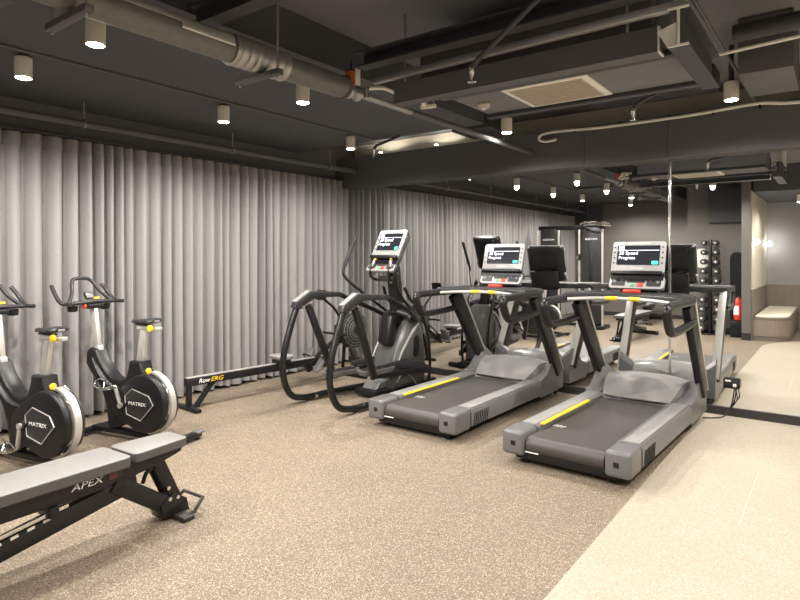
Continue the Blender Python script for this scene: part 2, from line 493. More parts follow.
lamps = [
    (-4.74, 1.77, 'cream downlight near the left edge, nearest to the curtain above the bikes', SOFF),
    (-3.65, 1.76, 'glaring downlight below the big insulated pipe at upper left', SOFF),
    (-4.74, 3.50, 'cream downlight between the curtain and the pipe above the rowing machine', SOFF),
    (-3.62, 3.47, 'cream downlight just left of the orange valve', SOFF),
    (-4.70, 5.29, 'cream downlight nearest to the corner of curtain and mirror', SOFF),
    (-2.78, 5.58, 'cream downlight above the left treadmill near the pipe end', CEIL),
    (-0.71, 5.53, 'bright downlight at right above the white cable', CEIL),
    (-4.74, 0.05, 'downlight near the curtain behind the camera, seen in the mirror', SOFF),
    (-3.64, 0.05, 'downlight over the floor behind the bench, seen in the mirror', SOFF),
    (-2.70, -1.45, 'downlight by the dark recess wall, seen in the mirror', CEIL),
    (-4.2, -1.9, 'downlight by the cable machine, seen in the mirror', SOFF),
    (-1.85, 1.35, 'downlight above the open floor in front of the bench', CEIL),
    (0.45, 3.3, 'downlight above the beige floor strip', CEIL),
    (0.75, 5.45, 'downlight above the beige floor at far right', CEIL),
    (0.6, 1.1, 'downlight above the beige floor near the alcove', CEIL),
    (-0.60, -0.50, 'downlight above the seating alcove', 2.85, 2.68, 40.0),
]
for a in lamps: downlight(*a)
# two small uplights standing on the beam
for x, lab in ((-5.35, 'small uplight on the beam near the curtain corner'), (-4.38, 'small uplight on the beam left of the pipe')):
    t = thing('uplight', lab, 'lamp', (x, 6.68, 3.08), 0, 'uplights on the beam')
    b = nb(); lathe(b, [(0.03, 0), (0.03, 0.04)], (0, 0, 0), 'z', 14); obj('lamp_housing', b, 'lampbody', t)
    b = nb(); lathe(b, [(0.024, 0.04), (0.024, 0.046)], (0, 0, 0), 'z', 14); obj('lamp_lens', b, 'lens', t)
    l = bpy.data.lights.new('uplight_beam', 'SPOT'); l.energy = 5; l.color = (1, 0.93, 0.8); l.spot_size = R(160); l.shadow_soft_size = 0.03
    lo = bpy.data.objects.new('uplight_beam', l); COL.objects.link(lo); lo.parent = t; lo.location = (0, 0, 0.06); lo.rotation_euler = (PI, 0, 0)

# ------------------------------------------------------------------ ceiling services
def services():
    # insulated pipe
    t = thing('insulated_pipe', 'thick wrapped pipe with silver patches running to the orange valve', 'pipe', (-2.95, 2.2, 2.86))
    b = nb(); cyl(b, (0, -2.4, 0), (0, 1.02, 0), 0.082, seg=20); obj('pipe_jacket', b, 'wrap', t)
    b = nb()
    tube(b, [(0, 0.02+0.02*k, 0) for k in range(22)], [0.094+0.005*math.sin(k*2.2) for k in range(22)], 18); obj('foil_wrap', b, 'steel', t)
    b = nb()
    for (y0, y1, a0, a1) in ((-0.75, -0.02, 20, 75), (-0.35, 0.0, -5, 70)):
        loft(b, [[(r*math.cos(R(a)), y, r*math.sin(R(a))) for r, rng in ((0.0825, range(a0, a1+1, 10)), (0.0865, range(a1, a0-1, -10))) for a in rng] for y in (y0, y0+(y1-y0)*0.5, y1)])
    obj('highlight_patch', b, 'silver', t)  # silver shells draw the bright highlights on the pipe's upper side
    for y in (-0.9, 0.25):
        b = nb(); bar(b, (-0.22, y, -0.115), (0.20, y, -0.115), 0.045, 0.035, 0.003); obj('support_channel', b, 'duct', t)
        for x in (-0.19, 0.17):
            b = nb(); cyl(b, (x, y, -0.15), (x, y, (SOFF if x < -0.17 else CEIL)-2.86), 0.007, seg=8); obj('hanger_rod', b, 'steel', t)
    b = nb(); lathe(b, [(0.09, 0), (0.095, 0.02), (0.06, 0.06)], (0, 1.02, 0), 'y', 18); obj('pipe_collar', b, 'duct', t)
    # slim pipe from the valve to the beam
    t = thing('water_pipe', 'slim grey pipe running from the orange valve to the mirror beam', 'pipe', (-2.95, 3.35, 2.85))
    b = nb(); cyl(b, (0, 0.08, 0), (0, 0.75, 0), 0.027); obj('bare_pipe', b, 'steel', t)
    b = nb(); cyl(b, (0, 0.75, 0), (0, 3.235, 0), 0.029); obj('painted_pipe', b, 'duct', t)
    b = nb(); cyl(b, (0, 1.1, 0.02), (0, 1.1, CEIL-2.85), 0.007, seg=8); obj('hanger_rod', b, 'steel', t)
    b = nb(); cyl(b, (0, 2.5, 0.02), (0, 2.5, CEIL-2.85), 0.007, seg=8); obj('hanger_rod', b, 'steel', t)
    b = nb(); tube(b, [(0.04, 0.12, 0.05), (0.10, 0.25, 0.07), (0.14, 0.36, 0.05), (0.22, 0.46, 0.06)], 0.014, 8, smooth=6); obj('flexible_hose', b, 'whitep', t)
    b = nb(); box(b, (0.24, 0.50, 0.06), (0.09, 0.12, 0.045), 0.01); bar(b, (0.25, 0.54, 0.05), (0.25, 0.60, -0.02), 0.035, 0.035, 0.008); bar(b, (0.2, 0.61, -0.02), (0.33, 0.64, -0.02), 0.03, 0.03, 0.006); bar(b, (0.25, 0.47, 0.07), (0.34, 0.5, 0.07), 0.025, 0.025, 0.006)
    obj('fitting', b, 'whitep', t)
    # valve
    t = thing('valve', 'orange valve head on pipe fittings at the end of the wrapped pipe', 'valve', (-2.95, 3.3, 2.85))
    b = nb(); lathe(b, [(0.05, -0.02), (0.06, 0.0), (0.045, 0.03), (0.045, 0.08), (0.06, 0.1)], (0, 0, 0), 'y', 16); obj('valve_body', b, 'steel', t)
    b = nb(); box(b, (0.0, 0.03, 0.10), (0.075, 0.075, 0.10), 0.008); obj('actuator', b, 'orange', t)
    b = nb(); cyl(b, (0, 0.03, 0.15), (0, 0.03, 0.24), 0.012, 0.004, seg=10); obj('stem', b, 'black', t)
    b = nb(); bar(b, (0.06, 0.03, 0.04), (0.06, 0.03, 0.16), 0.02, 0.05, 0.004); obj('bracket', b, 'whitep', t)
    b = nb(); cyl(b, (0.12, 0.06, 0.02), (0.12, 0.06, -0.06), 0.022, seg=12); obj('drain_cap', b, 'chrome', t)
    # cross beam of strut above the wrapped pipe
    b = nb(); prism(b, [(-0.05, -0.06), (0.05, -0.06), (0.05, -0.05), (0.01, -0.05), (0.01, 0.05), (0.05, 0.05), (0.05, 0.06), (-0.05, 0.06), (-0.05, 0.05), (-0.01, 0.05), (-0.01, -0.05), (-0.05, -0.05)], 'x', 0, 1.35)
    o = obj('steel_joist', b, 'darkduct'); o.location = (-3.10, 2.1, 3.04); tag(o, 'short dark steel joist crossing above the silver pipe wrap', 'joist')
    # perforated strut at top left
    b = nb(); bar(b, (-4.45, 1.25, 3.04), (-3.65, 1.30, 3.04), 0.05, 0.05, 0.004)
    for k in range(7): box(b, (-4.38+k*0.11, 1.25+k*0.007-0.022, 3.035), (0.05, 0.012, 0.016))
    tag(obj('strut_channel', b, 'duct'), 'perforated strut channel on the soffit at upper left', 'strut')
    # conduit along the soffit
    b = nb(); cyl(b, (-4.60, -1.0, 3.055), (-4.60, 5.6, 3.055), 0.011, seg=8)
    tag(obj('conduit', b, 'duct'), 'thin conduit line along the soffit beside the curtain lamps', 'conduit')
    # air conditioner box
    t = thing('air_unit', 'long dark ceiling air unit box with a beige vent panel below', 'air conditioner', (0, 0, 2.8))
    b = nb(); box(b, (-1.565, 4.06, 0.20), (1.59, 0.80, 0.40), 0.006); obj('casing', b, 'ceiling', t)
    for y in (3.69, 4.43):
        b = nb(); box(b, (-1.565, y, -0.012), (1.63, 0.075, 0.035), 0.004); obj('support_rail', b, 'darkduct', t)
    b = nb(); box(b, (-1.63, 4.075, -0.006), (0.62, 0.56, 0.016), 0.004); obj('vent_frame', b, 'whitep', t)
    b = nb(); box(b, (-1.63, 4.075, -0.015), (0.53, 0.48, 0.008))
    for k in range(12): box(b, (-1.63, 3.86+k*0.039, -0.021), (0.52, 0.012, 0.006), 0, (0.5, 0, 0))
    obj('vent_grille', b, 'grille', t)
    # smoke detector
    t = thing('smoke_detector', 'small brass coloured detector under the air unit, left of the vent', 'detector', (-2.22, 4.06, 2.798))
    b = nb(); lathe(b, [(0.05, 0), (0.055, -0.012), (0.04, -0.035), (0.02, -0.04)], (0, 0, 0), 'z', 8); obj('body', b, 'grille', t)
    b = nb(); lathe(b, [(0.018, -0.038), (0.014, -0.046)], (0, 0, 0), 'z', 10); obj('sensor_cap', b, 'whitep', t)
    # strut tube and channels in front of the air unit
    b = nb(); bar(b, (-2.74, 3.34, 2.893), (-0.62, 3.27, 2.893), 0.045, 0.045, 0.006)
    tag(obj('strut_rail', b, 'steel'), 'long bright steel rail hung in front of the air unit', 'rail')
    def channel(x0, x1, y, z, w, h, label, flip):
        k = thing('steel_channel', label, 'channel', (0, y, z))
        s = flip
        poly = [(0, -h/2), (s*w, -h/2), (s*w, -h/2+0.012), (s*0.012, -h/2+0.012), (s*0.012, h/2-0.012), (s*w, h/2-0.012), (s*w, h/2), (0, h/2)]
        b = nb(); prism(b, poly, 'x', x0, x1-0.01); obj('web', b, 'darkduct' if s < 0 else 'duct', k)
        b = nb(); prism(b, poly, 'x', x1-0.01, x1); obj('cut_end', b, 'whitep', k)
    channel(-2.6, -0.78, 3.40, 2.79, 0.11, 0.14, 'grey steel channel below the steel rail, nearest the air unit', 1)
    channel(-2.74, -0.78, 3.24, 3.0, 0.10, 0.11, 'upper dark steel channel above the steel rail', -1)
    k = thing('steel_joist', 'dark steel joist with a pale cut end beside the right end of the air unit', 'joist', (-0.65, 3.22, 2.77))
    poly = [(-0.05, -0.10), (0.05, -0.10), (0.05, -0.09), (0.006, -0.09), (0.006, 0.09), (0.05, 0.09), (0.05, 0.10), (-0.05, 0.10), (-0.05, 0.09), (-0.006, 0.09), (-0.006, -0.09), (-0.05, -0.09)]
    b = nb(); prism(b, poly, 'y', 0.012, 0.95); obj('beam', b, 'darkduct', k)
    b = nb(); prism(b, poly, 'y', 0.0, 0.012); obj('cut_end', b, 'whitep', k)
    b = nb(); prism(b, [(-0.105, 0.0), (-0.052, -0.098), (-0.012, -0.098), (-0.012, 0.03)], 'y', 0.02, 0.03); obj('gusset', b, 'whitep', k)
    k = thing('hanger_post', 'pale upright hanger holding the right end of the steel rail', 'hanger', (-0.635, 3.272, 2.916))
    b = nb(); box(b, (0, 0, 0.217), (0.055, 0.04, 0.434), 0.004); obj('post', b, 'whitep', k)
    b = nb(); box(b, (0, -0.03, 0.02), (0.075, 0.012, 0.06), 0.003); obj('clip', b, 'steel', k)
    b = nb(); box(b, (-1.65, 3.58, 3.02), (1.6, 0.12, 0.26), 0.005)
    tag(obj('cable_duct', b, 'duct'), 'dark cable duct between the steel channels and the air unit', 'duct')
    for (x, y, z) in ((-0.95, 3.45, 2.862), (-2.5, 3.45, 2.862)):
        b = nb(); cyl(b, (x, y-0.05, z), (x, y-0.05, CEIL), 0.008, seg=8)
        tag(obj('hanger_rod', b, 'steel'), 'thin threaded rod holding the steel channels, ' + ('right end' if x > -1 else 'left end'), 'rod')
    # sprinkler drops
    def sprinkler(p, q, label):
        k = thing('sprinkler', label, 'sprinkler', p)
        d = Vector(q)-Vector(p)
        b = nb(); tube(b, [(0, 0, 0.06), (d.x*0.1, d.y*0.1, 0.10), (d.x, d.y, d.z)]+([(d.x, d.y, CEIL-p[2])] if p[0] > -3 else []), 0.017, 10); obj('drop_pipe', b, 'darkduct', k)
        b = nb(); lathe(b, [(0.012, -0.03), (0.03, -0.028), (0.012, -0.02), (0.014, 0.02), (0.02, 0.03), (0.02, 0.07)], (0, 0, 0), 'z', 12); obj('sprinkler_head', b, 'chrome', k)
    sprinkler((-1.80, 3.14, 2.70), (-1.15, 2.92, 3.05), 'sprinkler head on a diagonal pipe left of the vent panel')
    sprinkler((-1.35, 5.0, 2.75), (-1.0, 4.85, 2.93), 'sprinkler head on a bent arm below the air unit')
    sprinkler((-4.55, 5.55, 2.86), (-4.2, 5.6, 3.045), 'sprinkler head beside the corner downlight')
    # diagonal pipe, dark pipe, conduit and box at right
    b = nb(); cyl(b, (-0.69, 3.3, 3.12), (-0.64, 6.56, 3.09), 0.014, seg=8); tag(obj('conduit', b, 'duct'), 'thin diagonal conduit crossing above the right downlight', 'conduit')
    b = nb(); cyl(b, (-0.58, 4.62, 3.14), (1.8, 4.50, 3.14), 0.06); tag(obj('drain_pipe', b, 'darkduct'), 'thick dark pipe crossing the ceiling at upper right', 'pipe')
    b = nb(); tube(b, [(-0.66, 4.47, 2.97), (-0.2, 4.43, 2.98), (0.6, 4.40, 3.0), (1.8, 4.36, 3.04)], 0.012, 8, smooth=4); tag(obj('cable', b, 'whitep'), 'white cable running under the thick dark pipe at upper right', 'cable')
    b = nb(); box(b, (-0.42, 5.3, 3.14), (0.34, 0.75, 0.41), 0.006); tag(obj('junction_duct', b, 'duct'), 'boxy dark duct on the ceiling behind the right downlight', 'duct')
    b = nb(); cyl(b, (-0.85, 5.0, 2.94), (-0.85, 5.0, CEIL), 0.009, seg=8); tag(obj('hanger_rod', b, 'duct'), 'lone dark rod hanging right of the air unit', 'rod')
    b = nb(); box(b, (-1.5, 6.1, 3.26), (1.2, 0.34, 0.18), 0.005); tag(obj('supply_duct', b, 'darkduct'), 'flat dark duct behind the air unit along the ceiling', 'duct')
    b = nb(); box(b, (-3.4, 6.15, 3.21), (0.5, 0.5, 0.28), 0.006); tag(obj('return_duct', b, 'darkduct'), 'dark duct box beside the slim pipe near the beam', 'duct')
    # white flexible cable along the beam
    P = [(-2.62, 6.53, 2.965), (-2.74, 6.53, 2.955), (-2.83, 6.53, 2.985), (-2.80, 6.53, 3.04), (-2.6, 6.53, 3.055), (-2.12, 6.53, 3.035), (-1.5, 6.53, 3.036), (-1.12, 6.53, 3.043), (-0.625, 6.53, 3.067), (-0.3, 6.53, 3.03), (0.5, 6.53, 3.03), (1.6, 6.53, 3.02)]
    t = thing('flexible_conduit', 'white flexible conduit with a hooked end clipped along the mirror beam', 'cable', (-2.6, 6.53, 3.05))
    b = nb(); tube(b, [Vector(p)-Vector((-2.6, 6.53, 3.05)) for p in P], 0.017, 10, smooth=6); obj('hose', b, 'whitep', t)
    for x in (-2.4, -1.9, -1.4, -1.0, -0.6, -0.15):
        b = nb(); box(b, (x+2.6, 0.02, -0.005), (0.02, 0.056, 0.05), 0.004); obj('clip', b, 'black', t)
services()

# ------------------------------------------------------------------ consoles shared by the cardio machines
def console(root, y0, z0, tilt, w, h):
    """display unit: y0,z0 = lower edge of its face in the machine's frame"""
    f = frame((0, y0, z0), (1, 0, 0), (0, math.sin(tilt), math.cos(tilt)))
    b = nb()
    loft(b, [[(u, v, d) for u, v in rrect(ww, hh, 0.035, 4, 0, hh/2+(h-hh)*o)] for (ww, hh, d, o) in
             ((w*0.66, h*0.80, -0.11, 0.5), (w*0.90, h*0.96, -0.07, 0.5), (w*0.985, h*0.985, -0.03, 0.5), (w*0.985, h*0.985, -0.004, 0.5))])
    shell = obj('console', b, 'black', root, f)
    b = nb(); prism(b, rrect(w, h*0.70, 0.03, 4, 0, h*0.65), 'z', -0.012, 0.010, 0.004); obj('bezel', b, 'bezel', shell, f)
    b = nb(); prism(b, rrect(w*0.80, h*0.42, 0.006, 2, 0, h*0.70), 'z', 0.006, 0.0125); obj('screen', b, 'screen', shell, f)
    sw, sh, sc = w*0.80, h*0.42, h*0.70
    b = nb(); box(b, (-sw*0.40, sc+sh*0.38, 0.0132), (sw*0.13, sh*0.18, 0.001)); obj('screen_tile', b, 'scrblue', shell, f)
    b = nb(); box(b, (0, sc+sh*0.25, 0.0132), (sw*0.96, sh*0.022, 0.001)); obj('screen_rule', b, 'scrtext', shell, f)
    b = nb(); prism(b, rrect(sw*0.15, sh*0.18, 0.008, 3, sw*0.40, sc-sh*0.38), 'z', 0.0128, 0.0138); obj('screen_button', b, 'scrteal', shell, f)
    k = sh*0.25
    text('screen_text', '20 Speed', k, 'scrtext', shell, f @ Matrix.Translation((-sw*0.46, sc+sh*0.10, 0.0132)), 0, 0.0004, 'LEFT')
    text('screen_text', 'Progress', k*0.92, 'scrtext', shell, f @ Matrix.Translation((-sw*0.46, sc-sh*0.14, 0.0132)), 0, 0.0004, 'LEFT')
    # side keys
    for s in (-1, 1):
        b = nb()
        for i in range(4): lathe(b, [(0.008, 0), (0.008, 0.004)], (s*w*0.45, sc-sh*0.4+i*sh*0.27, 0.009), 'z', 10)
        obj('key_column', b, 'black', shell, f)
    b = nb(); prism(b, rrect(w*0.42, h*0.03, 0.006, 2, 0, h*0.955), 'z', 0.008, 0.0125); obj('lamp_bar', b, 'whitep', shell, f)
    text('badge', 'MATRIX', 0.02, 'whitep', shell, f @ Matrix.Translation((0, h*0.415, 0.0112)), 0, 0.0005, sx=1.7)
    # reading ledge
    b = nb(); box(b, (0, h*0.315, 0.022), (w*0.96, h*0.075, 0.04), 0.008); obj('reading_ledge', b, 'black', shell, f)
    # keypad
    f2 = f @ Matrix.Translation((0, 0, 0.0)) @ Matrix.Rotation(R(-14), 4, 'X')
    b = nb(); prism(b, rrect(w*1.02, h*0.29, 0.03, 4, 0, h*0.125), 'z', -0.03, 0.016, 0.006); obj('keypad', b, 'bezel', shell, f2)
    for s in (-1, 1):
        b = nb(); prism(b, rrect(w*0.26, h*0.19, 0.012, 3, s*w*0.33, h*0.13), 'z', 0.014, 0.019); obj('key_field', b, 'charcoal', shell, f2)
        b = nb(); lathe(b, [(0.017, 0), (0.016, 0.006)], (s*w*0.40, h*0.13, 0.018), 'z', 16); obj('jog_dial', b, 'grey', shell, f2)
        b = nb(); lathe(b, [(0.010, 0), (0.010, 0.004)], (s*w*0.27, h*0.16, 0.018), 'z', 12); obj('round_key', b, 'grey', shell, f2)
    b = nb(); box(b, (0, h*0.17, 0.017), (w*0.34, h*0.12, 0.004)); obj('message_panel', b, 'charcoal', shell, f2)
    b = nb(); lathe(b, [(0.020, 0), (0.018, 0.008)], (-w*0.06, h*0.065, 0.015), 'z', 16); obj('start_button', b, 'green', shell, f2)
    b = nb(); box(b, (w*0.08, h*0.065, 0.019), (w*0.12, h*0.07, 0.01), 0.003); obj('stop_button', b, 'red', shell, f2)
    # grooves on the rear shell
    b = nb(); box(b, (0, h*0.55, -0.101), (w*0.5, 0.006, 0.006)); box(b, (0, h*0.90, -0.072), (w*0.62, 0.016, 0.01)); obj('rear_trim', b, 'grey', shell, f)
    return shell

# ------------------------------------------------------------------ treadmill
def make_treadmill(label, loc, rz):
    t = thing('treadmill', label, 'treadmill', loc, rz, 'treadmills facing the mirror')
    b = nb(); box(b, (0, 1.08, 0.085), (0.76, 2.06, 0.09), 0.012); obj('base_frame', b, 'black', t)
    for x in (-0.33, 0.33):
        for y in (0.12, 2.02):
            b = nb(); lathe(b, [(0.032, 0.0), (0.036, 0.012), (0.02, 0.02), (0.02, 0.05)], (x, y, 0), 'z', 14); obj('foot', b, 'rubber', t)
    # belt
    poly = [(1.56, 0.216), (0.09, 0.216)]+circ(0.09, 0.151, 0.065, 9, 90, 270)+[(0.09, 0.086), (1.56, 0.086)]
    b = nb(); prism(b, poly, 'x', -0.285, 0.285); o = obj('running_belt', b, 'belt', t)
    for k in range(3):
        b = nb(); box(b, (-0.245+k*0.032, 0.50-k*0.004, 0.2168), (0.008, 0.055, 0.0012), 0, (0, 0, -0.5)); obj('belt_mark', b, 'white', o)
    b = nb(); box(b, (-0.235, 0.021, 0.112), (0.10, 0.006, 0.007)); obj('warning_strip', b, 'white', o)
    for s in (-1, 1):
        # rear corner cap
        b = nb(); box(b, (s*0.383, 0.135, 0.164), (0.175, 0.27, 0.185), 0.028, seg=3); cap = obj('end_cap', b, 'grey', t)
        b = nb(); box(b, (s*0.375, -0.001, 0.165), (0.036, 0.008, 0.036), 0.004); obj('latch_port', b, 'black', cap)
        # side rail
        poly = [(s*0.287, 0.218), (s*0.292, 0.243), (s*0.32, 0.252), (s*0.455, 0.247), (s*0.472, 0.225), (s*0.472, 0.098), (s*0.287, 0.098)]
        b = nb(); prism(b, poly, 'y', 0.272, 1.52); rail = obj('side_rail', b, 'grey', t)
        b = nb(); box(b, (s*0.385, 0.9, 0.2515), (0.115, 1.18, 0.008), 0.004); obj('step_pad', b, 'ltgrey', rail)
        b = nb()
        for k in range(8): bar(b, (s*0.4715, 0.31+k*0.035, 0.095), (s*0.4715, 0.335+k*0.035, 0.21), 0.012, 0.01, 0.002)
        obj('louvre', b, 'black', rail)
        if s < 0:
            b = nb(); box(b, (-0.291, 0.77, 0.2535), (0.034, 0.86, 0.014), 0.003); obj('yellow_strip', b, 'yellow', rail)
        else:
            b = nb(); box(b, (0.285, 0.95, 0.224), (0.012, 1.1, 0.014), 0.003); obj('chrome_strip', b, 'silver', rail)
        # front shoulder between rail and upright
        poly = [(1.50, 0.07), (1.50, 0.252), (1.66, 0.30), (1.84, 0.455), (2.0, 0.50), (2.10, 0.45), (2.15, 0.30), (2.16, 0.09)]
        b = nb()
        A = [(s*0.472, y, z) for y, z in poly]
        poly2 = [(1.52, 0.07), (1.52, 0.252), (1.70, 0.28), (1.88, 0.36), (2.0, 0.38), (2.08, 0.34), (2.12, 0.25), (2.13, 0.09)]
        B = [(s*0.335, y, z) for y, z in poly2]
        loft(b, [A, B]); obj('shoulder', b, 'grey', t)
        # upright
        b = nb(); bar(b, (s*0.462, 1.98, 0.28), (s*0.478, 1.36, 1.18), 0.07, 0.16, 0.014, up=(0, 1, 0.7)); up_ = obj('upright', b, 'black', t)
        b = nb(); bar(b, (s*0.462, 2.077, 0.30), (s*0.478, 1.457, 1.20), 0.074, 0.03, 0.006, up=(0, 1, 0.7)); obj('upright_trim', b, 'silver', up_)
        # handle: thick top bar with a loop below
        x = s*0.492
        b = nb(); tube(b, [(x, 1.42, 1.20), (x, 1.10, 1.20), (x, 0.90, 1.195), (x, 0.845, 1.165), (x, 0.86, 1.10), (x, 0.90, 1.02), (x, 0.96, 0.985), (x, 1.20, 0.99), (x, 1.46, 1.02)], 0.034, 12, smooth=5)
        h_ = obj('handle', b, 'black', t)
        b = nb(); box(b, (x, 1.16, 1.225), (0.062, 0.62, 0.035), 0.014, (0.02, 0, 0)); obj('grip_pad', b, 'charcoal', h_)
        # floor level front corner and wheel
        b = nb(); lathe(b, [(0.04, -0.02), (0.045, -0.012), (0.045, 0.012), (0.04, 0.02)], (s*0.40, 2.08, 0.045), 'x', 16); obj('wheel', b, 'rubber', t)
    # motor cover
    b = nb()
    def sec(y, zt, w, zb, crown):
        pts = []
        for k in range(11):
            u = -1+2*k/10
            pts.append((u*w, y, zt-crown*abs(u)**3))
        pts += [(w, y, zb), (-w, y, zb)]
        return pts
    loft(b, [sec(1.46, 0.236, 0.29, 0.20, 0.0), sec(1.50, 0.262, 0.30, 0.12, 0.005), sec(1.60, 0.325, 0.325, 0.1, 0.012), sec(1.72, 0.40, 0.345, 0.1, 0.02), sec(1.84, 0.425, 0.36, 0.1, 0.03), sec(1.98, 0.415, 0.37, 0.1, 0.04), sec(2.10, 0.34, 0.37, 0.1, 0.05), sec(2.15, 0.20, 0.36, 0.1, 0.03)])
    mc = obj('motor_cover', b, 'ltgrey', t)
    b = nb(); tube(b, [(-0.30, 1.49, 0.238), (-0.22, 1.455, 0.242), (0, 1.445, 0.243), (0.22, 1.455, 0.242), (0.30, 1.49, 0.238)], 0.010, 8, smooth=4); obj('cover_lip', b, 'black', mc)
    b = nb(); box(b, (0.03, 2.115, 0.325), (0.12, 0.006, 0.035), 0, (R(-55), 0, 0)); obj('rating_label', b, 'white', mc)
    # dash
    top = [(-0.51, 1.14), (-0.42, 1.15), (-0.25, 1.23), (0, 1.27), (0.25, 1.23), (0.42, 1.15), (0.51, 1.14), (0.525, 1.30), (0.51, 1.46), (0.36, 1.56), (0.2, 1.62), (-0.2, 1.62), (-0.36, 1.56), (-0.51, 1.46), (-0.525, 1.30)]
    b = nb(); prism(b, top, 'z', 1.195, 1.262, 0.018, 3); d_ = obj('dash', b, 'charcoal', t)
    for s in (-1, 1):
        b = nb(); prism(b, rrect(0.26, 0.17, 0.05, 5, s*0.30, 1.42), 'z', 1.255, 1.266, 0.003); obj('tray', b, 'black', d_)
    b = nb(); tube(b, [(-0.44, 1.115, 1.205), (-0.25, 1.195, 1.215), (0, 1.235, 1.218), (0.25, 1.195, 1.215), (0.44, 1.115, 1.205)], 0.017, 10, smooth=6); p_ = obj('pulse_bar', b, 'silver', t)
    for s in (-1, 1):
        b = nb(); tube(b, [(s*0.15, 1.219, 1.217), (s*0.10, 1.228, 1.218), (s*0.05, 1.234, 1.219)], 0.0195, 10); obj('pulse_grip', b, 'yellow', p_)
    b = nb(); box(b, (0.0, 1.40, 1.276), (0.15, 0.05, 0.032), 0.01); obj('emergency_stop', b, 'red', t)
    # stem and console
    b = nb(); box(b, (0, 1.63, 1.30), (0.34, 0.09, 0.26), 0.02, (-0.3, 0, 0)); obj('neck', b, 'black', t)
    # final proportions of the deck: (built y, true y)
    tab = [(-1, -0.96), (0, 0), (0.85, 0.82), (1.36, 1.56), (1.455, 1.68), (1.98, 2.22), (2.16, 2.34), (3, 3.1)]
    for k in t.children_recursive:
        for v in k.data.vertices:
            y = v.co.y
            for (a0, b0), (a1, b1) in zip(tab, tab[1:]):
                if a0 <= y <= a1:
                    v.co.y = b0+(b1-b0)*(y-a0)/(a1-a0); break
            v.co.x *= 1.05
    console(t, 1.72, 1.30, R(17), 0.50, 0.47)
    return t

make_treadmill('grey treadmill left of the other, beside the elliptical machine, facing the mirror', (-3.10, 4.28, 0), R(-0.8))
make_treadmill('grey treadmill nearest the beige floor strip, with a cable to the mirror socket', (-1.62, 4.135, 0), R(-2.0))

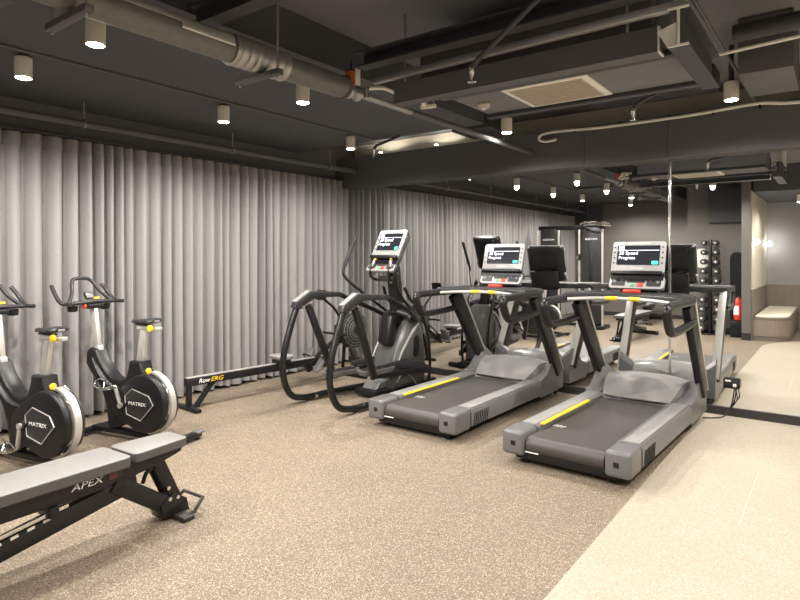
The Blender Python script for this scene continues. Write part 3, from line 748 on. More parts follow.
# ------------------------------------------------------------------ elliptical
def make_elliptical():
    t = thing('elliptical_trainer', 'black and grey elliptical machine between the rowing machine and left treadmill', 'elliptical machine', (-4.34, 4.52, 0), R(-5))
    for s in (-1, 1):
        x = s*0.375
        b = nb(); tube(b, [(s*0.22, 1.25, 0.06), (s*0.33, 0.8, 0.05), (x, 0.3, 0.05), (x, -0.02, 0.055), (x, -0.20, 0.12), (x, -0.295, 0.32), (x, -0.29, 0.55), (x, -0.21, 0.82), (x, -0.11, 1.08)], 0.035, 12, smooth=6)
        fr = obj('side_frame', b, 'blackm', t)
        b = nb(); lathe(b, [(0.03, 0), (0.034, 0.012), (0.016, 0.02), (0.016, 0.05)], (x, 0.05, 0), 'z', 12); obj('levelling_foot', b, 'chrome', fr)
        b = nb(); tube(b, [(x, 0.12, 0.052), (x, 0.16, 0.052)], 0.036, 12); obj('clamp', b, 'chrome', fr)
        poly = [(-0.175, 1.05), (-0.15, 1.115), (0.045, 1.225), (0.50, 1.195), (0.52, 1.14), (0.13, 1.145), (-0.03, 1.075), (-0.10, 1.03)]
        b = nb(); prism(b, poly, 'x', x-0.045, x+0.045, 0.012); hd = obj('grab_head', b, 'charcoal', fr)
        b = nb(); loft(b, [[(x-0.036, -0.155, 1.118), (x+0.036, -0.155, 1.118), (x+0.036, -0.145, 1.109), (x-0.036, -0.145, 1.109)], [(x-0.036, 0.042, 1.232), (x+0.036, 0.042, 1.232), (x+0.036, 0.046, 1.222), (x-0.036, 0.046, 1.222)]]); obj('head_cover', b, 'ltgrey', fr)
        b = nb()
        for (y, z) in ((-0.08, 1.045), (0.05, 1.06)):
            lathe(b, [(0.016, -0.006), (0.016, 0.006)], (x+0.05, y, z), 'x', 10)
        obj('bolt', b, 'chrome', fr)
        b = nb(); tube(b, [(x, 0.49, 1.17), (s*0.35, 0.72, 1.08), (s*0.30, 1.0, 0.96), (s*0.21, 1.22, 0.84)], 0.028, 12, smooth=5); obj('rail_tube', b, 'blackm', t)
        b = nb(); bar(b, (x, 0.04, 1.07), (s*0.34, 0.36, 0.30), 0.05, 0.075, 0.01, up=(0, 1, 0.3)); obj('link_arm', b, 'black', t)
        # pedal
        y0, z0 = (0.14, 0.30) if s < 0 else (0.30, 0.345)
        px = s*0.20
        b = nb(); loft(b, [[(px+u, y0+0.23+v, z0+d) for u, v in rrect(ww, hh, 0.05, 4)] for ww, hh, d in ((0.15, 0.42, -0.03), (0.18, 0.47, 0.0), (0.185, 0.475, 0.025))]); pd = obj('pedal', b, 'grey', t)
        b = nb(); prism(b, rrect(0.14, 0.40, 0.04, 4, px, y0+0.23), 'z', z0+0.024, z0+0.03); obj('pedal_mat', b, 'black', pd)
        b = nb(); bar(b, (s*0.25, y0+0.1, z0-0.045), (s*0.25, 1.35, 0.33 if s < 0 else 0.26), 0.045, 0.06, 0.012); obj('pedal_arm', b, 'black', t)
        # moving handlebar
        q = 1.0 if s < 0 else 0.84
        dy = 0.0 if s < 0 else -0.02
        b = nb(); tube(b, [(s*0.22, 1.18, 0.92), (s*0.33*q, 0.88+dy, 1.15), (s*0.44*q, 0.68+dy, 1.34), (s*0.465*q, 0.655+dy, 1.45), (s*0.475*q, 0.76+dy, 1.65), (s*0.48*q, 0.86+dy, 1.82)], 0.018, 10, smooth=6)
        mv = obj('moving_arm', b, 'blackm', t)
        b = nb(); tube(b, [(s*0.467*q, 0.68+dy, 1.49), (s*0.475*q, 0.76+dy, 1.65), (s*0.48*q, 0.865+dy, 1.83)], 0.022, 10, smooth=4); obj('hand_grip', b, 'charcoal', mv)
        # fixed handle with yellow tip
        b = nb(); tube(b, [(s*0.03, 1.02, 1.36), (s*0.10, 0.88, 1.33), (s*0.145, 0.80, 1.37), (s*0.145, 0.80, 1.46), (s*0.13, 0.855, 1.57)], 0.016, 10, smooth=5); fh = obj('fixed_handle', b, 'black', t)
        b = nb(); tube(b, [(s*0.142, 0.815, 1.49), (s*0.132, 0.85, 1.56)], 0.018, 10); obj('sensor_plate', b, 'silver', fh)
        b = nb(); tube(b, [(s*0.131, 0.852, 1.565), (s*0.115, 0.88, 1.60)], 0.020, 10); obj('yellow_tip', b, 'yellow', fh)
        # side shield of the drive
        sh = [(0.55, 0.395), (1.0, 0.415), (1.30, 0.34), (1.52, 0.23), (1.52, 0.16), (1.27, 0.22), (0.95, 0.32), (0.55, 0.345)]
        b = nb(); prism(b, sh, 'x', s*0.215-0.02, s*0.215+0.03, 0.01); obj('crank_shield', b, 'charcoal', t)
    # housing
    prof = [(0.80, 0.05), (0.82, 0.25), (0.89, 0.46), (0.98, 0.64), (1.08, 0.80), (1.18, 0.90), (1.28, 0.87), (1.37, 0.73), (1.42, 0.50), (1.435, 0.24), (1.41, 0.05)]
    b = nb()
    c = Vector((1.12, 0.45))
    rings = []
    for x, k in ((-0.20, 0.80), (-0.175, 0.93), (-0.12, 1.0), (0.12, 1.0), (0.175, 0.93), (0.20, 0.80)):
        rings.append([(x, c.x+(y-c.x)*k, max(0.05, c.y+(z-c.y)*k)) for y, z in prof])
    loft(b, rings); hs = obj('drive_housing', b, 'graphite', t)
    for s in (-1, 1):
        b = nb(); prism(b, [(1.16, 0.44), (1.17, 0.64), (1.24, 0.68), (1.29, 0.60), (1.27, 0.44), (1.21, 0.40)], 'x', s*0.194-0.01, s*0.194+0.01, 0.008); obj('vent_panel', b, 'black', hs)
        b = nb(); tube(b, [(s*0.205, 0.86, 0.33), (s*0.212, 0.95, 0.50), (s*0.212, 1.07, 0.65), (s*0.208, 1.17, 0.74), (s*0.185, 1.26, 0.80)], [0.008, 0.014, 0.016, 0.022, 0.014, 0.01], 8, smooth=1); obj('trim_swoosh', b, 'bezel', hs)
        b = nb(); tube(b, [(s*0.208, 0.86, 0.16), (s*0.211, 0.97, 0.26), (s*0.211, 1.10, 0.20), (s*0.208, 1.21, 0.09)], 0.008, 8, smooth=5); obj('lower_trim', b, 'bezel', hs)
        b = nb(); tube(b, [(s*0.17, 1.04, 1.24), (s*0.19, 1.12, 1.10), (s*0.20, 1.24, 1.0), (s*0.205, 1.38, 0.79), (s*0.205, 1.455, 0.52), (s*0.205, 1.47, 0.26), (s*0.205, 1.44, 0.05)], 0.018, 10, smooth=6); obj('front_tube', b, 'blackm', t)
        b = nb(); lathe(b, [(0.045, -0.03), (0.055, -0.015), (0.055, 0.015), (0.045, 0.03)], (s*0.19, 1.13, 0.88), 'x', 18); obj('pivot_hub', b, 'charcoal', t)
    b = nb(); box(b, (0, 0.93, 0.74), (0.19, 0.13, 0.36), 0.05, (R(-12), 0, 0)); obj('knee_cover', b, 'black', t)
    b = nb(); bar(b, (0, 1.12, 0.70), (0, 1.03, 1.50), 0.14, 0.13, 0.03, up=(0, 1, 0)); ms = obj('mast', b, 'black', t)
    b = nb(); box(b, (0, 0.985, 1.31), (0.045, 0.012, 0.05), 0.005, (0.2, 0, 0)); obj('mast_label', b, 'silver', ms)
    b = nb(); tube(b, [(-0.2, 1.13, 0.90), (0, 1.06, 0.95), (0.2, 1.13, 0.90)], 0.04, 12, smooth=4); obj('pivot_cover', b, 'charcoal', t)
    b = nb(); box(b, (0, 0.92, 1.345), (0.20, 0.12, 0.06), 0.02); obj('bottle_tray', b, 'charcoal', t)
    b = nb(); box(b, (0, 1.1, 0.065), (0.34, 1.1, 0.07), 0.02); obj('base_frame', b, 'black', t)
    b = nb(); bar(b, (-0.36, 1.57, 0.04), (0.36, 1.57, 0.04), 0.08, 0.06, 0.015); obj('front_foot', b, 'black', t)
    b = nb(); prism(b, [(0.62, 0.10), (0.68, 0.17), (0.84, 0.19), (0.86, 0.10)], 'x', -0.12, 0.12, 0.02); obj('base_cover', b, 'grey', t)
    console(t, 0.80, 1.44, R(28), 0.44, 0.54)
make_elliptical()

# ------------------------------------------------------------------ rowing machine
def make_rower():
    t = thing('rowing_machine', 'long low black rowing machine on the floor along the curtain', 'rowing machine', (-5.45, 3.58, 0), R(-4.8))
    b = nb(); bar(b, (-0.22, 0, 0.02), (0.22, 0, 0.02), 0.07, 0.035, 0.008); box(b, (0, 0.01, 0.17), (0.055, 0.05, 0.28), 0.006); rl = obj('rear_leg', b, 'blackm', t)
    b = nb(); bar(b, (0, 0.10, 0.03), (0, 0.30, 0.27), 0.05, 0.045, 0.006, up=(0, 1, 0)); bar(b, (-0.0, 0.0, 0.03), (0, 0.12, 0.03), 0.05, 0.03, 0.004); obj('brace', b, 'blackm', rl)
    b = nb(); box(b, (0, 0.88, 0.288), (0.075, 1.82, 0.085), 0.008); mr = obj('monorail', b, 'black', t)
    b = nb(); box(b, (0, 0.88, 0.3345), (0.06, 1.80, 0.01), 0.003); obj('slide_track', b, 'silver', mr)
    tf = lambda y: frame((0.0385, y, 0.287), (0, 1, 0), (0, 0, 1))
    text('lettering', 'Row', 0.066, 'white', mr, tf(0.165), 0.25, sx=1.05)
    text('lettering', 'ERG', 0.066, 'yellow', mr, tf(0.315), 0.25, sx=1.25)
    # seat
    b = nb(); loft(b, [[(u, 1.20+v, z) for u, v in rrect(w, h, 0.06, 4)] for w, h, z in ((0.22, 0.16, 0.375), (0.27, 0.20, 0.39), (0.28, 0.22, 0.42), (0.25, 0.19, 0.432))]); se = obj('seat', b, 'bezel', t)
    b = nb(); box(b, (0, 1.20, 0.355), (0.12, 0.20, 0.05), 0.01); obj('carriage', b, 'black', se)
    # foot boards
    for s in (-1, 1):
        f = frame((s*0.14, 1.62, 0.20), (1, 0, 0), (0, 0.62, 0.78))
        b = nb(); prism(b, rrect(0.11, 0.32, 0.04, 4, 0, 0.13), 'z', -0.012, 0.006, 0.003); fb = obj('foot_board', b, 'grey', t, f)
        b = nb(); tube(b, [(-0.06, 0.16, 0), (-0.045, 0.16, 0.05), (0.045, 0.16, 0.05), (0.06, 0.16, 0)], 0.010, 8, smooth=4); obj('strap', b, 'black', fb, f)
    b = nb(); cyl(b, (-0.21, 1.66, 0.22), (0.21, 1.66, 0.22), 0.018); obj('foot_axle', b, 'steel', t)
    # front arm up to the flywheel
    b = nb(); bar(b, (0, 1.58, 0.20), (0, 2.20, 0.56), 0.07, 0.10, 0.01, up=(0, -0.5, 1)); ar = obj('front_arm', b, 'black', t)
    text('lettering', 'concept2', 0.055, 'white', ar, frame((0.037, 1.93, 0.405), (0, 0.865, 0.50), (0, -0.50, 0.865)), 0, sx=1.1)
    b = nb(); bar(b, (0, 1.60, 0.22), (0, 1.75, 0.30), 0.10, 0.11, 0.01); obj('arm_joint', b, 'black', ar)
    # flywheel
    b = nb(); lathe(b, [(0.16, -0.075), (0.235, -0.055), (0.25, -0.02), (0.25, 0.02), (0.235, 0.055), (0.16, 0.075)], (0, 2.38, 0.62), 'x', 32); fw = obj('flywheel_housing', b, 'charcoal', t)
    for s in (-1, 1):
        b = nb()
        for r in (0.09, 0.13, 0.17, 0.21): tube(b, [(s*(0.079-0.02*max(0, (r-0.15)/0.08)), 2.38+r*math.cos(a*PI/14), 0.62+r*math.sin(a*PI/14)) for a in range(28)], 0.004, 6, True)
        for a in range(16): bar(b, (s*0.082, 2.38+0.05*math.cos(a*PI/8), 0.62+0.05*math.sin(a*PI/8)), (s*0.062, 2.38+0.23*math.cos(a*PI/8), 0.62+0.23*math.sin(a*PI/8)), 0.005, 0.005)
        obj('guard', b, 'grey', fw)
        b = nb(); lathe(b, [(0.055, 0), (0.05, 0.012)], (s*0.08-(0.006), 2.38, 0.62), 'x', 20); obj('hub_cap', b, 'black', fw)
    b = nb(); box(b, (0, 2.16, 0.60), (0.10, 0.16, 0.22), 0.02); obj('chain_box', b, 'black', t)
    b = nb(); tube(b, [(-0.22, 2.05, 0.60), (-0.1, 2.03, 0.60), (0.1, 2.03, 0.60), (0.22, 2.05, 0.60)], 0.015, 10); obj('pull_handle', b, 'black', t)
    for s in (-1, 1):
        b = nb(); bar(b, (s*0.06, 2.28, 0.42), (s*0.16, 2.34, 0.03), 0.04, 0.05, 0.006); obj('front_leg', b, 'blackm', t)
    b = nb(); bar(b, (-0.30, 2.34, 0.02), (0.30, 2.34, 0.02), 0.06, 0.04, 0.008); obj('front_foot', b, 'blackm', t)
    # monitor arm
    b = nb(); tube(b, [(0, 2.18, 0.68), (0, 2.13, 0.82), (0.02, 2.02, 0.94), (0.03, 1.86, 1.05)], 0.017, 10, smooth=4); ma = obj('monitor_arm', b, 'black', t)
    b = nb(); box(b, (0.03, 1.80, 1.115), (0.17, 0.045, 0.13), 0.012, (-0.25, 0, 0)); mo = obj('monitor', b, 'black', t)
    b = nb(); box(b, (0.03, 1.776, 1.118), (0.11, 0.006, 0.075), 0.002, (-0.25, 0, 0)); obj('monitor_display', b, 'charcoal', mo)
make_rower()

# ------------------------------------------------------------------ indoor bikes
def make_bike(label, loc, crank, seat_dz):
    t = thing('exercise_bike', label, 'exercise bike', loc, R(102), 'exercise bikes in a row by the curtain')
    # floor frame
    for y, nm in ((0.50, 'front_foot'), (-0.48, 'rear_foot')):
        b = nb(); bar(b, (-0.27, y, 0.045), (0.27, y, 0.045), 0.07, 0.045, 0.012); ft = obj(nm, b, 'black', t)
        for s in (-1, 1):
            b = nb(); box(b, (s*0.25, y, 0.062), (0.085, 0.085, 0.02), 0.008); obj('foot_cap', b, 'grey', ft)
            b = nb(); lathe(b, [(0.025, 0), (0.028, 0.01), (0.012, 0.016), (0.012, 0.03)], (s*0.24, y, 0), 'z', 12); obj('levelling_foot', b, 'rubber', ft)
    b = nb(); bar(b, (0, 0.50, 0.06), (0, -0.48, 0.06), 0.09, 0.05, 0.012); obj('base_beam', b, 'black', t)
    # body
    prof = [(0.50, 0.57), (0.555, 0.64), (0.545, 0.745), (0.50, 0.785), (0.425, 0.765), (0.385, 0.695), (0.31, 0.60), (0.22, 0.535), (0.12, 0.515), (0.05, 0.545), (0.02, 0.63), (0.005, 0.70), (-0.13, 0.70), (-0.155, 0.60), (-0.20, 0.47), (-0.25, 0.30), (0.16, 0.10), (0.26, 0.09), (0.30, 0.30), (0.36, 0.44)]
    b = nb(); prism(b, prof, 'x', -0.065, 0.065, 0.02, 3); body = obj('body', b, 'black', t)
    for s in (-1, 1):
        b = nb(); tube(b, [(s*0.066, 0.455, 0.70), (s*0.068, 0.36, 0.585), (s*0.068, 0.24, 0.485), (s*0.068, 0.11, 0.455), (s*0.066, 0.02, 0.49)], [0.012, 0.022, 0.03, 0.032, 0.032, 0.028, 0.02, 0.012], 10, smooth=2, flat=0.4); obj('body_flank', b, 'charcoal', body)
    # drive and flywheel housing
    shape = hull([(round(u, 4), round(v, 4)) for u, v in circ(-0.20, 0.355, 0.25, 36)+circ(0.03, 0.33, 0.15, 24)])
    b = nb(); prism(b, shape, 'x', -0.105, -0.045, 0.02, 3); hs = obj('drive_cover', b, 'black', t)
    hexa = [(-0.005, 0.41), (-0.09, 0.475), (-0.285, 0.43), (-0.335, 0.36), (-0.19, 0.215), (-0.025, 0.255)]
    b = nb(); prism(b, [(u*0.97-0.004, 0.35+(v-0.35)*0.97) for u, v in hexa], 'x', -0.112, -0.10, 0.004); obj('hex_panel', b, 'charcoal', hs)
    b = nb(); tube(b, [(-0.112, u, v) for u, v in hexa], 0.005, 6, True); obj('hex_outline', b, 'silver', hs)
    text('lettering', 'MATRIX', 0.042, 'white', hs, frame((-0.1135, -0.15, 0.352), (0, -1, 0), (0, 0, 1)), 0, sx=1.35)
    b = nb(); prism(b, circ(-0.20, 0.355, 0.215, 36), 'x', -0.045, 0.055, 0.01); fl = obj('flywheel', b, 'chrome', t)
    b = nb(); prism(b, [(u, v) for u, v in shape], 'x', 0.035, 0.06, 0.01); obj('rear_cover', b, 'charcoal', t)
    arc = [(-0.20+0.252*math.cos(R(a)), 0.355+0.252*math.sin(R(a))) for a in range(98, 276, 8)]
    b = nb()
    rings = []
    for (u, v) in arc:
        du, dv = (u+0.20)/0.252, (v-0.355)/0.252
        rings.append([(-0.04, u, v), (0.015, u, v), (0.015, u+du*0.018, v+dv*0.018), (-0.04, u+du*0.018, v+dv*0.018)])
    loft(b, rings); obj('rim_guard', b, 'silver', t)
    # cranks and pedals
    a = crank
    for s in (-1, 1):
        ca, sa = (math.cos(a), math.sin(a)) if s < 0 else (-math.cos(a), -math.sin(a))
        x = s*0.135
        e = (0.02+0.17*ca, 0.33+0.17*sa)
        b = nb(); bar(b, (x, 0.02-0.02*ca, 0.33-0.02*sa), (x, e[0]+0.012*ca, e[1]+0.012*sa), 0.022, 0.034, 0.010, up=(1, 0, 0)); lathe(b, [(0.024, -0.015), (0.024, 0.015)], (x, 0.02, 0.33), 'x', 14); cr = obj('crank_arm', b, 'silver', t)
        b = nb(); lathe(b, [(0.04, -0.02), (0.045, 0.02)], (s*0.112, 0.02, 0.33), 'x', 18); obj('axle_cap', b, 'black', cr)
        px = s*0.205
        b = nb(); box(b, (px, e[0], e[1]), (0.085, 0.05, 0.028), 0.008); cyl(b, (s*0.14, e[0], e[1]), (px, e[0], e[1]), 0.009, seg=8); pe = obj('pedal', b, 'chrome', t)
        b = nb()
        for q in (-1, 1): tube(b, [(px-0.045, e[0]+q*0.045, e[1]), (px, e[0]+q*0.052, e[1]), (px+0.045, e[0]+q*0.045, e[1])], 0.006, 6); bar(b, (px+q*0.042, e[0]-0.045, e[1]), (px+q*0.042, e[0]+0.045, e[1]), 0.008, 0.014)
        obj('pedal_plate', b, 'chrome', pe)
        b = nb(); tube(b, [(px-0.04, e[0]+0.05, e[1]), (px-0.038, e[0]+0.115, e[1]+0.02), (px, e[0]+0.135, e[1]+0.045), (px, e[0]+0.09, e[1]+0.075), (px, e[0]+0.03, e[1]+0.06)], 0.006, 6, smooth=4); tube(b, [(px-0.045, e[0]-0.01, e[1]+0.01), (px, e[0]+0.02, e[1]+0.065), (px+0.045, e[0]-0.01, e[1]+0.01)], 0.007, 6, smooth=4); obj('toe_clip', b, 'chrome', pe)
    # posts
    b = nb(); bar(b, (0, 0.465, 0.74), (0, 0.53, 1.16), 0.045, 0.065, 0.008, up=(0, 1, 0)); hp = obj('handlebar_post', b, 'silver', t)
    b = nb(); bar(b, (0, 0.455, 0.735), (0, 0.478, 0.79), 0.06, 0.08, 0.008, up=(0, 1, 0)); obj('post_collar', b, 'bezel', hp)
    z = 1.0+seat_dz
    b = nb(); bar(b, (0, -0.06, 0.66), (0, -0.115, z-0.02), 0.04, 0.07, 0.008, up=(0, 1, 0)); sp = obj('seat_post', b, 'silver', t)
    b = nb(); box(b, (0, -0.17, z-0.015), (0.05, 0.26, 0.03), 0.006); obj('seat_slider', b, 'silver', sp)
    # saddle
    def sad(y, w, zt, th):
        return [(w*math.cos(R(an)), y, zt+th*math.sin(R(an))*(1 if an < 180 else 0.7)) for an in range(0, 360, 30)]
    b = nb(); loft(b, [sad(0.035, 0.012, z+0.032, 0.010), sad(0.02, 0.024, z+0.034, 0.020), sad(-0.06, 0.034, z+0.036, 0.024), sad(-0.13, 0.055, z+0.04, 0.028), sad(-0.19, 0.082, z+0.046, 0.03), sad(-0.235, 0.085, z+0.05, 0.028), sad(-0.26, 0.055, z+0.05, 0.018)]); sd = obj('saddle', b, 'charcoal', t)
    b = nb(); box(b, (0, -0.10, z+0.012), (0.04, 0.18, 0.012), 0.004); obj('saddle_rail', b, 'black', sd)
    b = nb(); box(b, (0, -0.255, z+0.05), (0.06, 0.012, 0.022), 0.005); obj('saddle_badge', b, 'bezel', sd)
    b = nb(); lathe(b, [(0.012, 0.0), (0.028, 0.005), (0.030, 0.02), (0.022, 0.03), (0.012, 0.034)], (-0.068, -0.235, z-0.008), 'x', 12); obj('yellow_knob', b, 'yellow', sp)
    b = nb(); lathe(b, [(0.01, 0), (0.024, -0.008), (0.027, -0.026), (0.018, -0.038)], (0, -0.14, 0.615), 'y', 12); obj('yellow_knob', b, 'yellow', body)
    b = nb(); lathe(b, [(0.012, 0.0), (0.032, 0.005), (0.034, 0.026), (0.02, 0.036)], (0, 0.54, 0.67), 'y', 12); obj('yellow_knob', b, 'yellow', body)
    # handlebar
    zz = 1.19
    b = nb()
    tube(b, [(-0.25, 0.75, zz+0.15), (-0.262, 0.70, zz+0.10), (-0.27, 0.62, zz+0.02), (-0.25, 0.565, zz-0.005), (-0.12, 0.53, zz), (0, 0.515, zz+0.005), (0.12, 0.53, zz), (0.25, 0.565, zz-0.005), (0.27, 0.62, zz+0.02), (0.262, 0.70, zz+0.10), (0.25, 0.75, zz+0.15)], 0.0175, 10, smooth=6)
    hb = obj('handlebar', b, 'charcoal', t)
    b = nb(); tube(b, [(-0.22, 0.56, zz), (-0.15, 0.62, zz+0.08), (-0.105, 0.68, zz+0.175), (-0.06, 0.70, zz+0.21), (0.06, 0.70, zz+0.21), (0.105, 0.68, zz+0.175), (0.15, 0.62, zz+0.08), (0.22, 0.56, zz)], 0.0165, 10, smooth=6); obj('aero_loop', b, 'charcoal', hb)
    for s in (-1, 1):
        b = nb(); tube(b, [(s*0.25, 0.555, zz-0.003), (s*0.268, 0.47, zz-0.006)], 0.0175, 10); obj('bar_end', b, 'charcoal', hb)
        b = nb(); lathe(b, [(0.032, -0.05), (0.042, -0.045), (0.045, 0.0), (0.036, 0.004)], (s*0.165, 0.59, zz-0.03), 'z', 16); obj('bottle_cup', b, 'black', hb)
    b = nb(); box(b, (0, 0.53, zz-0.035), (0.16, 0.09, 0.045), 0.015); cl = obj('stem_clamp', b, 'black', t)
    b = nb(); lathe(b, [(0.02, 0), (0.024, 0.006), (0.02, 0.02)], (-0.10, 0.53, zz-0.035), 'x', 12); obj('red_knob', b, 'red', cl)
    b = nb(); box(b, (0, 0.595, zz+0.055), (0.085, 0.025, 0.075), 0.01, (-0.5, 0, 0)); co = obj('computer', b, 'black', t)
    b = nb(); box(b, (0, 0.581, zz+0.06), (0.065, 0.004, 0.05), 0.001, (-0.5, 0, 0)); obj('computer_display', b, 'grey', co)
    b = nb(); box(b, (0.065, 0.585, zz+0.03), (0.07, 0.03, 0.02), 0.008); obj('yellow_lever', b, 'yellow', co)

make_bike('exercise bike nearer the rowing machine, black with a raised near pedal', (-4.93, 2.72, 0), R(65), 0.0)
make_bike('exercise bike at the left photo edge, partly behind the weight bench', (-4.93, 1.95, 0), R(-80), 0.0)

# ------------------------------------------------------------------ adjustable bench
def make_bench(label, loc, rz):
    t = thing('weight_bench', label, 'weight bench', loc, rz, 'adjustable weight benches')
    def pad(nm, y0, y1, w0, w1, z, th):
        b = nb()
        def ring(k, d):
            pts = []
            r = 0.03
            for (sx, yy, w) in ((1, y1, w1), (-1, y1, w1), (-1, y0, w0), (1, y0, w0)):
                dirs = {(1, y1): (0, 90), (-1, y1): (90, 180), (-1, y0): (180, 270), (1, y0): (270, 360)}[(sx, yy)]
                sy = 1 if yy == y1 else -1
                for a in (dirs[0], (dirs[0]+dirs[1])/2, dirs[1]):
                    pts.append((sx*(w-r)+r*math.cos(R(a))*k-(1-k)*0.0, yy-sy*r+r*math.sin(R(a))*k, d))
            return pts
        loft(b, [ring(0.8, z-th), ring(1.0, z-th+0.006), ring(1.0, z-0.008)])
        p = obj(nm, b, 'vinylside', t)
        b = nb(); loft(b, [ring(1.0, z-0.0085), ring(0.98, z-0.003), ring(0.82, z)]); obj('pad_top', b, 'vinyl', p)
    pad('back_pad', -0.78, 0.405, 0.155, 0.15, 0.492, 0.06)
    pad('seat_pad', 0.43, 0.80, 0.135, 0.105, 0.492, 0.055)
    # rail below the back pad
    b = nb(); prism(b, [(-0.70, 0.43), (0.40, 0.43), (0.40, 0.37), (0.30, 0.325), (-0.70, 0.325)], 'x', -0.075, 0.075, 0.008); rail = obj('back_rail', b, 'blackm', t)
    text('lettering', 'APEX', 0.052, 'white', rail, frame((0.0765, 0.19, 0.388), (0, 1, 0), (0, 0, 1)), 0.2, sx=1.35)
    b = nb(); box(b, (0.0765, 0.335, 0.39), (0.002, 0.05, 0.04)); obj('badge', b, mat('dark red badge', (0.10, 0.02, 0.018), 0.5), rail)
    # main beam sloping to the rear foot
    b = nb(); bar(b, (0, -0.72, 0.09), (0, 0.50, 0.30), 0.09, 0.10, 0.01); beam = obj('main_beam', b, 'blackm', t)
    b = nb()
    for k in range(7): box(b, (0.047, -0.45+k*0.075, 0.18+k*0.0129), (0.004, 0.035, 0.014), 0, (0.17, 0, 0))
    obj('ladder_slot_light', b, 'whitep', beam)  # white ticks paint the light showing through the ladder slits
    b = nb(); bar(b, (0.06, -0.62, 0.20), (0.06, 0.10, 0.305), 0.012, 0.02, 0.003); obj('adjuster_rod', b, 'chrome', t)
    b = nb(); bar(b, (-0.05, 0.02, 0.30), (0.09, 0.02, 0.30), 0.05, 0.06, 0.01); obj('adjuster', b, 'black', t)
    # rear foot
    b = nb(); bar(b, (-0.26, -0.72, 0.045), (0.26, -0.72, 0.045), 0.07, 0.07, 0.01); rf = obj('rear_foot', b, 'blackm', t)
    for s in (-1, 1):
        b = nb(); box(b, (s*0.25, -0.72, 0.04), (0.05, 0.085, 0.08), 0.012); obj('foot_cap', b, 'rubber', rf)
    # seat rail and front leg
    b = nb(); prism(b, [(0.38, 0.44), (0.80, 0.44), (0.78, 0.40), (0.62, 0.36), (0.40, 0.33)], 'x', -0.06, 0.06, 0.008); obj('seat_rail', b, 'blackm', t)
    for s in (-1, 1):
        b = nb(); bar(b, (s*0.045, 0.36, 0.33), (s*0.045, 0.73, 0.06), 0.022, 0.10, 0.006, up=(0, 0.6, 0.8)); obj('front_strut', b, 'blackm', t)
        b = nb(); bar(b, (s*0.05, 0.62, 0.40), (s*0.05, 0.77, 0.08), 0.016, 0.07, 0.006, up=(0, 0.9, 0.4)); st = obj('seat_strut', b, 'blackm', t)
        b = nb()
        for (y, z) in ((0.70, 0.13), (0.755, 0.125), (0.69, 0.20)): lathe(b, [(0.012, -0.005), (0.012, 0.005)], (s*0.062, y, z), 'x', 10)
        obj('bolt', b, 'chrome', st)
    b = nb(); tube(b, [(0.0, 0.56, 0.26), (0.03, 0.57, 0.33), (0.03, 0.63, 0.34), (0.03, 0.68, 0.26), (0.03, 0.70, 0.17)], 0.012, 8, smooth=4); obj('seat_catch', b, 'blackm', t)
    b = nb(); prism(b, [(0.66, 0.02), (0.84, 0.02), (0.82, 0.10), (0.72, 0.16), (0.64, 0.10)], 'x', -0.066, 0.066, 0.008); obj('foot_block', b, 'blackm', t)
    b = nb(); box(b, (0, 0.76, 0.014), (0.34, 0.08, 0.028), 0.008); obj('front_foot', b, 'rubber', t)
    b = nb(); tube(b, [(0.13, 0.74, 0.02), (0.135, 0.82, 0.03), (0.11, 0.90, 0.085), (-0.08, 0.90, 0.085), (-0.10, 0.82, 0.03), (-0.10, 0.76, 0.02)], 0.012, 8); obj('foot_loop', b, 'charcoal', t)
    return t
make_bench('adjustable weight bench with grey pads at the lower left, closest to the camera', (-3.275, 1.31, 0), R(3))
make_bench('adjustable weight bench by the recess wall, seen only in the mirror', (-3.75, -1.85, 0), R(-8))

